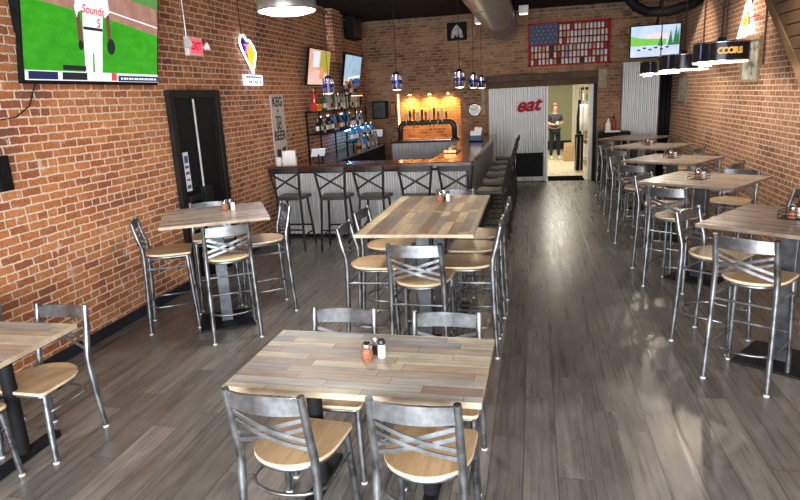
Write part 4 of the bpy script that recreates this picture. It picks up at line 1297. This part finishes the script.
# big shade at the top of the picture
bp = thing('drum_pendant', 'large nickel drum pendant with glowing white bottom at the top of the picture', 'lamp', (-1.93, 4.9, 2.725))
MB().lathe([(0.228, 0.012), (0.238, 0.02), (0.238, 0.09), (0.232, 0.10), (0.232, 0.26), (0.24, 0.27), (0.238, 0.33), (0.03, 0.36)], seg=40).build('drum_shade', NICKEL, bp, smooth=True)
MB().lathe([(0.240, 0.10), (0.243, 0.105), (0.243, 0.25), (0.24, 0.26)], seg=40).build('milk_glass_band', glow('milk_glass', (1, 0.96, 0.88), 0.9), bp, smooth=True)
MB().lathe([(0.05, -0.022), (0.15, -0.012), (0.222, 0.008), (0.226, 0.014)], seg=40).build('glow_diffuser', BULBC, bp, smooth=True)
MB().tube([(0, 0, 0.355), (0, 0, ZC - 2.725)], 0.012, 8).build('stem', NICKEL, bp)
l = bpy.data.lights.new('drum_light', 'AREA')
l.energy, l.color, l.size, l.shape = 26, (1, 0.93, 0.82), 0.4, 'DISK'
lo = bpy.data.objects.new('drum_light', l)
lo.location = (0, 0, -0.03)
lo.parent = bp
C.objects.link(lo)

# black ring pendants over the right-hand tables
def ring_pendant(x, y, z, label, words, dia=0.60, h=0.20):
    o = thing('ring_pendant', label, 'lamp', (x, y, z), 0, 'ring pendants over the right tables')
    r = dia / 2
    n = 48
    rows_o = []
    prof = [(r, 0.015), (r, h), (r - 0.012, h), (r - 0.012, 0.015), (r, 0.015)]
    mb = MB()
    mb.strip([[(a * math.cos(2 * PI * k / n), a * math.sin(2 * PI * k / n), zz) for a, zz in prof] for k in range(n + 1)])
    bd_ = mb.build('drum_band', plain('gloss_black_band', (0.012, 0.012, 0.018), 0.18, 0.3), o, smooth=True)
    for zz in (0.02, h - 0.01):
        MB().tube([(1.004 * r * math.cos(2 * PI * k / n), 1.004 * r * math.sin(2 * PI * k / n), zz) for k in range(n)], 0.006, 6, closed=True).build('chrome_rim', CHROME, bd_, smooth='all')
    MB().tube([((r - 0.012) * math.cos(2 * PI * k / n), (r - 0.012) * math.sin(2 * PI * k / n), 0.004) for k in range(n)], 0.008, 8, closed=True).build('light_ring', glow('ring_light', (1, 0.8, 0.58), 2.2), o, smooth='all')
    MB().lathe([(r - 0.013, h - 0.012), (r - 0.013, h - 0.006)], seg=40).build('top_disc', plain('ring_top', (0.3, 0.29, 0.27), 0.5), o)
    if words:
        gold = plain('gold_print', (0.75, 0.45, 0.10), 0.4)
        a0 = math.atan2(-y, -x) + 0.36
        for k, ch in enumerate(words):
            a = a0 + (k - len(words) / 2 + 0.5) * 0.185
            d = V((math.cos(a), math.sin(a), 0))
            text('band_letter', ch, 0.08, gold, bd_, frame(d * (r + 0.002) + V((0, 0, h * 0.53)), V((-d.y, d.x, 0)), (0, 0, 1)), 0.002, 0, 0.004)
    MB().tube([(0, 0, h - 0.006), (0, 0, ZC - z)], 0.008, 8).lathe([(0.05, h - 0.006), (0.03, h + 0.05)], seg=14).build('hanging_rod', BLACK, o)
    for k in range(2):
        a = PI + 0.25 + 0.5 * k
        MB().lathe([(0.012, 0.08), (0.04, 0.04), (0.045, 0.0), (0.02, -0.03)], ((r - 0.07) * math.cos(a), (r - 0.07) * math.sin(a), 0), 12).build('bulb', BULB, o, smooth=True)
    point(o, (0, 0, 0.05), 24, (1, 0.86, 0.66), 0.03)
    return o


ring_pendant(1.85, 7.05, 2.205, 'black ring pendant with gold lettering over the second right-hand table', 'COORS', 0.52)
ring_pendant(1.88, 8.80, 2.18, 'black ring pendant over the third right-hand table, behind the lettered one', '')
ring_pendant(1.95, 10.75, 2.18, 'smaller looking black ring pendant over the fourth right-hand table, below the corner television', '')
# spots washing the right wall
for y, x in ((6.3, 1.7), (9.2, 1.6), (11.6, 1.6)):
    ts = thing('track_spotlight', 'ceiling spotlight washing the right brick wall', 'light', (x, y, 3.55), 0, 'wall wash spotlights')
    d = V((1.2, 0.4, -1.2)).normalized()
    q = d.to_track_quat('-Z', 'Y').to_matrix()
    MB().lathe([(0.05, -0.07), (0.05, 0.07), (0.03, 0.09)], (0, 0, 0), 16, q).build('can', BLACK, ts, smooth=True)
    MB().lathe([(0.04, -0.075), (0.04, -0.071)], (0, 0, 0), 16, q).build('lens', BULB, ts)
    MB().tube([(0, 0, 0.03), (0, 0, ZC - 3.55)], 0.012, 8).build('stem', BLACK, ts)
    l = bpy.data.lights.new('wall_wash', 'SPOT')
    l.energy, l.color, l.spot_size, l.spot_blend, l.shadow_soft_size = 95, (1, 0.84, 0.62), math.radians(85), 0.7, 0.05
    lo = bpy.data.objects.new('wall_wash', l)
    lo.location = d * 0.09
    lo.rotation_euler = d.to_track_quat('-Z', 'Y').to_euler()
    lo.parent = ts
    C.objects.link(lo)

# blue and silver can pendants over the bar
BLUEM = plain('blue_anodised', (0.02, 0.03, 0.12), 0.25, 0.5)
for x, y, z, l in ((-2.93, 8.8, 2.13, 'above the front bar near the tilted televisions'), (-1.92, 8.85, 2.13, 'above the middle of the front bar'),
                   (-1.02, 8.85, 2.12, 'above the bar corner'), (-1.00, 10.7, 2.12, 'above the bar wing, second from the corner'), (-1.02, 12.6, 2.12, 'above the bar wing, farthest')):
    o = thing('can_pendant', 'blue and silver cylinder pendant ' + l, 'lamp', (x, y, z), 0, 'cylinder pendants over the bar')
    o.scale = (0.86, 0.86, 0.86)
    MB().lathe([(0.085, 0.0), (0.092, 0.01), (0.092, 0.24), (0.08, 0.25)], seg=24).build('cylinder_shade', CHROME, o, smooth=True)
    for zz in (0.0, 0.09, 0.225):
        MB().lathe([(0.0935, zz + 0.002), (0.094, zz + 0.008), (0.094, zz + (0.06 if zz == 0.09 else 0.012))], seg=24).build('blue_band', BLUEM, o, smooth=True)
    for k in range(4):
        a = k * PI / 2 + 0.3
        MB().box((0.0925 * math.cos(a), 0.0925 * math.sin(a), 0.125), (0.004, 0.03, 0.24), Matrix.Rotation(a, 3, 'Z')).build('blue_stripe', BLUEM, o)
    MB().lathe([(0.07, 0.25), (0.03, 0.28), (0.012, 0.29)], seg=16).build('cap', BLKPL, o, smooth=True)
    MB().tube([(0, 0, 0.285), (0, 0, (ZC - z) / 0.86)], 0.005, 6).build('cord', BLACK, o)
    MB().lathe([(0.03, 0.0), (0.05, -0.012), (0.075, 0.0)], seg=16).build('bulb', glow('can_bulb', (1, 0.85, 0.65), 2.5), o, smooth=True)
    point(o, (0, 0, -0.05), 5, (1, 0.8, 0.55), 0.03)

# ------------------------------------------------------------------ right wall things
nb = thing('neon_bottle_sign', 'white and red neon beer sign high on the right brick wall', 'neon sign', (XR, 9.55, 2.58))
m = frame((0, 0, 0), (0, -1, 0), (0, 0, 1))
NWH = glow('neon_white_right', (1.0, 0.97, 0.95), 4)
NR = glow('neon_red', (1.0, 0.05, 0.03), 2.5)
NY = glow('neon_yellow_right', (1.0, 0.5, 0.04), 2)
MB().tube([m @ V(q) for q in ((-0.34, 0.02, 0.05), (-0.08, 0.40, 0.05), (0.02, 0.48, 0.05), (0.09, 0.38, 0.05), (0.27, 0.05, 0.05))], 0.018, 8, closed=True).build('white_outline_tube', NWH, nb, smooth='all')
MB().tube([m @ V((-0.02 + 0.06 * math.cos(a), 0.39 + 0.05 * math.sin(a), 0.06)) for a in [k * 0.5236 for k in range(12)]], 0.016, 8, closed=True).build('white_loop_tube', NWH, nb, smooth='all')
MB().tube([m @ V(q) for q in ((-0.32, 0.235, 0.06), (-0.12, 0.25, 0.06), (0.1, 0.235, 0.06), (0.34, 0.25, 0.06))], 0.014, 8).build('red_tube', NR, nb, smooth='all')
MB().tube([m @ V((-0.02 + 0.09 * math.cos(a), 0.22 + 0.07 * math.sin(a), 0.075)) for a in [k * 0.5236 for k in range(12)]], 0.014, 8, closed=True).build('yellow_tube', NY, nb, smooth='all')
for k in range(4):
    x = -0.24 + 0.13 * k
    MB().tube([m @ V(q) for q in ((x, 0.06, 0.06), (x + 0.02, 0.14, 0.06), (x + 0.06, 0.14, 0.06), (x + 0.07, 0.06, 0.06))], 0.011, 8).build('white_letter_tube', NWH, nb, smooth='all')
MB().tube([m @ V(q) for q in ((-0.3, 0.25, 0.01), (0.3, 0.25, 0.01))], 0.008, 6).tube([m @ V((0, 0.02, 0.01)), m @ V((0, 0.48, 0.01))], 0.008, 6).tube([m @ V((0, 0.25, 0.0)), m @ V((0, 0.25, 0.06))], 0.008, 6).build('support_frame', BLACK, nb)
mi = thing('framed_mirror', 'tall framed mirror poster in a thin wooden frame on the right brick wall', 'mirror', (XR, 9.4, 1.99))
m = frame((0, 0, 0), (0, -1, 0), (0, 0, 1))
f_ = MB().prism(rect(-0.36, 0, 0.36, 0.035), 0.002, 0.035, m).prism(rect(-0.36, 0.535, 0.36, 0.57), 0.002, 0.035, m).prism(rect(-0.36, 0.035, -0.325, 0.535), 0.002, 0.035, m).prism(rect(0.325, 0.035, 0.36, 0.535), 0.002, 0.035, m)
f_.build('frame', plain('tan_wood_frame', (0.36, 0.26, 0.15), 0.5), mi)
MB().prism(rect(-0.325, 0.035, 0.325, 0.535), 0.004, 0.015, m).build('mirror_glass', plain('aged_mirror', (0.48, 0.50, 0.45), 0.3, 0.2, var=0.38, scale=6), mi)
pc_ = thing('framed_picture', 'narrow grey framed picture on the right wall near the back corner', 'picture', (XR, 13.3, 1.62))
m = frame((0, 0, 0), (0, -1, 0), (0, 0, 1))
MB().prism(rect(-0.33, 0, 0.33, 0.56), 0.002, 0.03, m).build('frame', plain('grey_wood', (0.16, 0.14, 0.12), 0.5), pc_)
MB().prism(rect(-0.27, 0.06, 0.27, 0.5), 0.03, 0.033, m).build('picture_sheet', plain('grey_print_sheet', (0.32, 0.29, 0.25), 0.4, var=0.3, scale=9), pc_)
for y, z0 in ((8.9, 2.2), (10.6, 2.5), (11.9, 2.4)):
    k = MB().tube([(XR - 0.02, y, z0), (XR - 0.02, y + 0.03, 3.0), (XR - 0.02, y, ZC - 0.01)], 0.013, 8).build('wall_conduit', plain('brown_conduit', (0.10, 0.06, 0.04), 0.6))
    tag(k, 'thin dark conduit running up the right brick wall to the ceiling', 'conduit', 'right wall conduits')

# staircase side at the top right
sc_ = thing('staircase', 'brown timber stair side of horizontal boards at the top right corner', 'staircase', (0, 0, 0))
STW = planks('stair_boards', 'Y', 0.3, 2.6, [(0.105, 0.062, 0.035), (0.13, 0.076, 0.044), (0.095, 0.055, 0.032)], 0.5, grain=0.3, gapw=0)
STS = plain('stringer_wood', (0.17, 0.105, 0.058), 0.5, var=0.15, scale=6)
SXs = 2.56
y0, z0_, sl = 8.2, 2.97, 0.76          # stringer line z = z0_ + sl*(y - y0)
def zs(y): return z0_ + sl * (y - y0)
m = frame((SXs, 0, 0), (0, 1, 0), (0, 0, 1))
MB().prism([(6.5, zs(6.5)), (9.15, zs(9.15)), (8.99, zs(9.15)), (6.5, zs(6.5) + 0.13)], -0.03, 0.03, m).build('stringer', STS, sc_, bevel=0.004)
zb = zs(6.5) + 0.13
while zb < ZC - 0.03:
    z1 = min(zb + 0.125, ZC - 0.005)
    ya = y0 + (zb - 0.13 - z0_) / sl
    yb_ = y0 + (z1 - 0.012 - 0.13 - z0_) / sl
    MB().prism([(6.5, zb), (ya, zb), (yb_, z1 - 0.012), (6.5, z1 - 0.012)], -0.015, 0.012, m).build('side_board', STW, sc_)
    zb = z1
MB().prism([(6.5, zs(6.5) + 0.13), (8.95, ZC - 0.005), (6.5, ZC - 0.005)], 0.014, 0.03, m).build('backing_board', plain('dark_backing', (0.03, 0.02, 0.015), 0.8), sc_)
MB().box((2.71, 7.6, zs(7.6) + 0.1), (0.26, 2.9, 0.04), Matrix.Rotation(math.atan(sl), 3, 'X')).build('underside', STS, sc_)

# ------------------------------------------------------------------ back right corner and passage
sv = thing('server_stand', 'black service stand by the brick pier at the back right', 'stand', (1.62, 13.75, 0))
MB().span((-0.30, -0.2, 0.95), (0.34, 0.2, 1.10)).build('tray_top', BLKPL, sv, bevel=0.015)
for sx_ in (-1, 1):
    for sy_ in (-1, 1):
        MB().span((sx_ * 0.25 - 0.02, sy_ * 0.15 - 0.02, 0), (sx_ * 0.25 + 0.02, sy_ * 0.15 + 0.02, 0.95)).build('leg', BLACK, sv)
MB().span((-0.24, -0.15, 0.4), (0.24, 0.15, 0.42)).build('lower_shelf', BLKPL, sv)
b_ = thing('squeeze_bottle', 'white squeeze bottle on the black service stand', 'bottle', (1.52, 13.7, 1.10))
MB().lathe([(0.05, 0), (0.055, 0.01), (0.055, 0.16), (0.03, 0.2)], seg=16).build('bottle_body', PAPER, b_, smooth=True)
MB().lathe([(0.028, 0.2), (0.028, 0.23), (0.008, 0.28)], seg=12).build('bottle_cap', PAPER, b_, smooth=True)
b_ = thing('ketchup_bottle', 'dark red bottle on the black service stand beside the white one', 'bottle', (1.64, 13.78, 1.10))
MB().lathe([(0.045, 0), (0.05, 0.01), (0.05, 0.2), (0.02, 0.27)], seg=16).build('bottle_body', plain('dark_red_plastic', (0.22, 0.03, 0.025), 0.35), b_, smooth=True)
MB().lathe([(0.02, 0.27), (0.02, 0.32)], seg=12).build('bottle_cap', BLKPL, b_, smooth=True)
tag(MB().box((1.60, 13.62, 1.115), (0.3, 0.2, 0.03)).build('folded_napkins', PAPER, bevel=0.006), 'stack of folded white napkins on the black service stand', 'napkins')

mt = MB().span((0.32, YB + 0.0, 0.0005), (1.12, YB + 0.75, 0.012)).build('door_mat', plain('mat_rubber', (0.006, 0.006, 0.006), 0.9, spec=0.0), bevel=0.004)
tag(mt, 'black rubber mat at the kitchen threshold', 'mat')
ws = thing('wire_rack', 'white wire shelving loaded with supplies along the right of the kitchen passage', 'rack', (1.5, 17.6, 0))
for sx_ in (-0.25, 0.25):
    for sy_ in (-0.9, 0.9):
        MB().tube([(sx_, sy_, 0), (sx_, sy_, 2.1)], 0.014, 8).build('post', CHROME, ws)
for z in (0.25, 0.75, 1.25, 1.7):
    MB().span((-0.25, -0.9, z - 0.015), (0.25, 0.9, z)).build('shelf', CHROME, ws)
supc = [PAPER, plain('kraft_card', (0.42, 0.28, 0.15), 0.7), plain('brown_print_box', (0.25, 0.12, 0.06), 0.6), plain('green_box', (0.12, 0.2, 0.1), 0.6), BLKPL]
sn = ['white', 'kraft brown', 'dark brown', 'green', 'black']
zl = ['bottom', 'second', 'third', 'top']
for zi, z in enumerate((0.25, 0.75, 1.25, 1.7)):
    for j in range(4):
        c = (j * 2 + zi) % 5
        bx = MB().span((1.28, 16.76 + 0.44 * j, z + 0.0005), (1.66, 17.1 + 0.44 * j, z + 0.18 + 0.16 * R.random())).build('supply_box', supc[c], bevel=0.012)
        tag(bx, '%s supply box on the %s shelf of the kitchen rack' % (sn[c], zl[zi]), 'box', '%s boxes on the %s shelf' % (sn[c], zl[zi]))
pb = thing('paper_bag', 'brown paper bag on the pale kitchen floor', 'bag', (0.98, 18.35, 0))
MB().strip([[(-0.14, -0.1, z), (0.14, -0.1, z), (0.14, 0.1, z), (-0.14, 0.1, z), (-0.14, -0.1, z)] if z < 0.5 else [(-0.13, -0.06, z), (0.15, -0.08, z + 0.02), (0.13, 0.08, z), (-0.14, 0.07, z - 0.02), (-0.13, -0.06, z)] for z in (0, 0.3, 0.52)]).span((-0.139, -0.099, 0), (0.139, 0.099, 0.01)).build('bag_body', supc[1], pb)
bn_ = thing('folded_high_chair', 'black folded stand leaning inside the kitchen opening on the right', 'stand', (1.10, 16.0, 0))
MB().box((0, 0, 0.46), (0.20, 0.08, 0.90), Matrix.Rotation(0.0, 3, 'X')).build('panel', BLKPL, bn_, bevel=0.02)
MB().tube([(-0.08, -0.06, 0), (-0.06, -0.045, 0.85)], 0.012, 8).tube([(0.03, -0.06, 0), (0.03, -0.045, 0.85)], 0.012, 8).build('frame_tube', NICKEL, bn_)
ct = thing('black_coat', 'black coat hanging at the front of the kitchen rack, left of the white apron', 'coat', (1.16, 17.0, 0))
cm = MB()
cm.strip([[(0.07 * math.cos(a) * (1 if z < 1.5 else 0.6), 0.10 * math.sin(a) * (1 if z < 1.5 else 0.6), z) for a in [2 * PI * k / 14 for k in range(15)]] for z in (0.62, 0.9, 1.3, 1.55, 1.72)])
cm.build('coat_body', BLKPL, ct, smooth='all')
MB().tube([(0.0, 0, 1.70), (0.09, 0, 1.715)], 0.008, 6).build('coat_hook', CHROME, ct)
wl = thing('apron', 'white apron hanging from the kitchen rack post', 'apron', (1.28, 16.665, 0))
ap = MB()
ap.strip([[(-0.12 + 0.03 * i, -0.03 - 0.02 * math.sin(i * 1.7), z) for i in range(9)] for z in (0.95, 1.2, 1.5, 1.62)])
ao = ap.build('apron_cloth', PAPER, wl, smooth='all')
ao.modifiers.new('solid', 'SOLIDIFY').thickness = 0.03
# kitchen ceiling light
kl = thing('ceiling_light', 'white fluorescent panel on the kitchen passage ceiling', 'light', (0.5, 17.6, 2.8))
MB().span((-0.35, -2.0, -0.03), (0.35, 2.0, -0.001)).build('diffuser', glow('fluorescent', (1, 0.97, 0.85), 3), kl)


# ------------------------------------------------------------------ the person in the kitchen passage
def skin(name, verts, edges, radii, mat, parent, sub=2, root=0):
    me = bpy.data.meshes.new(name)
    me.from_pydata(verts, edges, [])
    o = bpy.data.objects.new(name, me)
    C.objects.link(o)
    me.materials.append(mat)
    md = o.modifiers.new('skin', 'SKIN')
    md.use_smooth_shade = True
    for i, r in enumerate(radii):
        d = me.skin_vertices[0].data[i]
        d.radius = r if isinstance(r, tuple) else (r, r)
        d.use_root = (i == root)
    sd = o.modifiers.new('sub', 'SUBSURF')
    sd.levels = sd.render_levels = sub
    o.parent = parent
    return o


SKIN = plain('skin', (0.55, 0.32, 0.22), 0.5, var=0.04)
SHIRT = plain('dark_grey_shirt', (0.055, 0.055, 0.06), 0.8)
JEAN = plain('dark_jeans', (0.018, 0.02, 0.032), 0.8)
HAIR = plain('auburn_hair', (0.20, 0.09, 0.045), 0.6, var=0.2, scale=40)
pp = thing('person', 'person in dark grey shirt and black trousers standing in the kitchen passage, forearms raised', 'person', (0.60, 18.9, 0), math.radians(14))
pp.scale = (0.94, 0.94, 0.94)
vs = [(0, 0, 0.92), (0, 0.01, 1.05), (0, 0.0, 1.22), (0, 0.01, 1.36), (0, 0.0, 1.43), (0, -0.02, 1.50), (0, -0.03, 1.58), (0, -0.025, 1.66),
      (-0.09, 0, 0.88), (-0.10, -0.01, 0.50), (-0.11, 0.02, 0.10), (-0.11, -0.10, 0.04),
      (0.09, 0, 0.88), (0.11, -0.03, 0.50), (0.13, 0.0, 0.10), (0.14, -0.12, 0.04),
      (-0.17, 0.01, 1.36), (-0.22, 0.02, 1.12), (-0.09, -0.20, 1.08), (-0.03, -0.24, 1.10),
      (0.17, 0.01, 1.36), (0.23, 0.0, 1.12), (0.10, -0.22, 1.10), (0.04, -0.26, 1.13)]
es = [(0, 1), (1, 2), (2, 3), (3, 4), (4, 5), (5, 6), (6, 7), (0, 8), (8, 9), (9, 10), (10, 11), (0, 12), (12, 13), (13, 14), (14, 15), (3, 16), (16, 17), (17, 18), (18, 19), (3, 20), (20, 21), (21, 22), (22, 23)]
rd = [(0.14, 0.10), (0.12, 0.09), (0.13, 0.10), (0.12, 0.09), 0.055, 0.055, (0.075, 0.09), 0.07, 0.085, 0.058, 0.038, 0.036, 0.085, 0.058, 0.038, 0.036, 0.055, 0.042, 0.03, 0.026, 0.055, 0.042, 0.03, 0.026]
skin('body', vs, es, rd, SKIN, pp)
k = [0, 1, 2, 3, 4, 16, 17, 20, 21]
vv = [V(vs[i]) for i in k]
vv[0] = V((0, 0, 0.93)); vv[4] = V((0, 0, 1.42)); vv[6] = V((-0.215, 0.02, 1.16)); vv[8] = V((0.225, 0, 1.16))
skin('shirt', [tuple(v) for v in vv], [(0, 1), (1, 2), (2, 3), (3, 4), (3, 5), (5, 6), (3, 7), (7, 8)], [(0.155, 0.115), (0.14, 0.108), (0.15, 0.118), (0.135, 0.105), 0.065, 0.068, 0.06, 0.068, 0.06], SHIRT, pp)
k = [0, 8, 9, 10, 12, 13, 14]
vv = [V(vs[i]) for i in k]
skin('trousers', [tuple(v) for v in vv], [(0, 1), (1, 2), (2, 3), (0, 4), (4, 5), (5, 6)], [(0.148, 0.108), 0.098, 0.07, 0.05, 0.098, 0.07, 0.05], JEAN, pp)
for s, fx, fy in ((-1, -0.11, -0.04), (1, 0.135, -0.06)):
    skin('shoe', [(fx, fy + 0.08, 0.045), (fx, fy - 0.01, 0.045), (fx + 0.005, fy - 0.11, 0.035)], [(0, 1), (1, 2)], [(0.04, 0.043), (0.044, 0.044), (0.042, 0.034)], WHITEP, pp)
hr = MB()
mh = Matrix.Translation((0, 0.0, 1.625)) @ Matrix.Diagonal((0.088, 0.10, 0.11, 1))
bmesh.ops.create_uvsphere(hr.bm, u_segments=20, v_segments=14, radius=1.0, matrix=mh)
bmesh.ops.delete(hr.bm, geom=[v for v in hr.bm.verts if v.co.y < -0.06 and v.co.z < 1.645], context='VERTS')
hr.build('hair', HAIR, pp, smooth='all').modifiers.new('solid', 'SOLIDIFY').thickness = 0.012
pt = MB().tube([(0, 0.085, 1.66), (0, 0.13, 1.60), (0, 0.12, 1.48)], [0.03, 0.035, 0.012], 10)
pt.build('ponytail', HAIR, pp, smooth='all')
for s in (-1, 1):
    hb = MB().tube([(s * 0.03, -0.25 + 0.005 * s, 1.11), (-s * 0.0, -0.28, 1.12)], [0.026, 0.03], 10)
    for q in range(4):
        hb.tube([(-s * 0.0, -0.285 + 0.0, 1.095 + 0.018 * q), (-s * 0.03, -0.30, 1.09 + 0.018 * q), (-s * 0.055, -0.285, 1.088 + 0.018 * q)], [0.0085, 0.0085, 0.007], 6)
    hb.tube([(s * 0.01, -0.28, 1.145), (-s * 0.012, -0.29, 1.17)], [0.01, 0.008], 6)
    hb.build('hand', SKIN, pp, smooth='all')
fcm = MB()
for s in (-1, 1):
    bmesh.ops.create_uvsphere(fcm.bm, u_segments=8, v_segments=6, radius=0.007, matrix=Matrix.Translation((s * 0.03, -0.113, 1.605)))
fcm.build('eyes', BLKPL, pp, smooth='all')
MB().tube([(0, -0.118, 1.60), (0, -0.138, 1.565), (0, -0.118, 1.555)], [0.008, 0.013, 0.008], 8).build('nose', SKIN, pp, smooth='all')
MB().tube([(-0.022, -0.115, 1.535), (0, -0.122, 1.533), (0.022, -0.115, 1.535)], 0.005, 6).build('mouth', plain('lips', (0.4, 0.12, 0.1), 0.5), pp, smooth='all')
tag(MB().lathe([(0.03, 0), (0.034, 0.01), (0.034, 0.09), (0.03, 0.1)], (0.67, 18.63, 1.01), 14).build('white_cup', PAPER, smooth=True), 'white cup held in front by the person in the kitchen passage', 'cup')
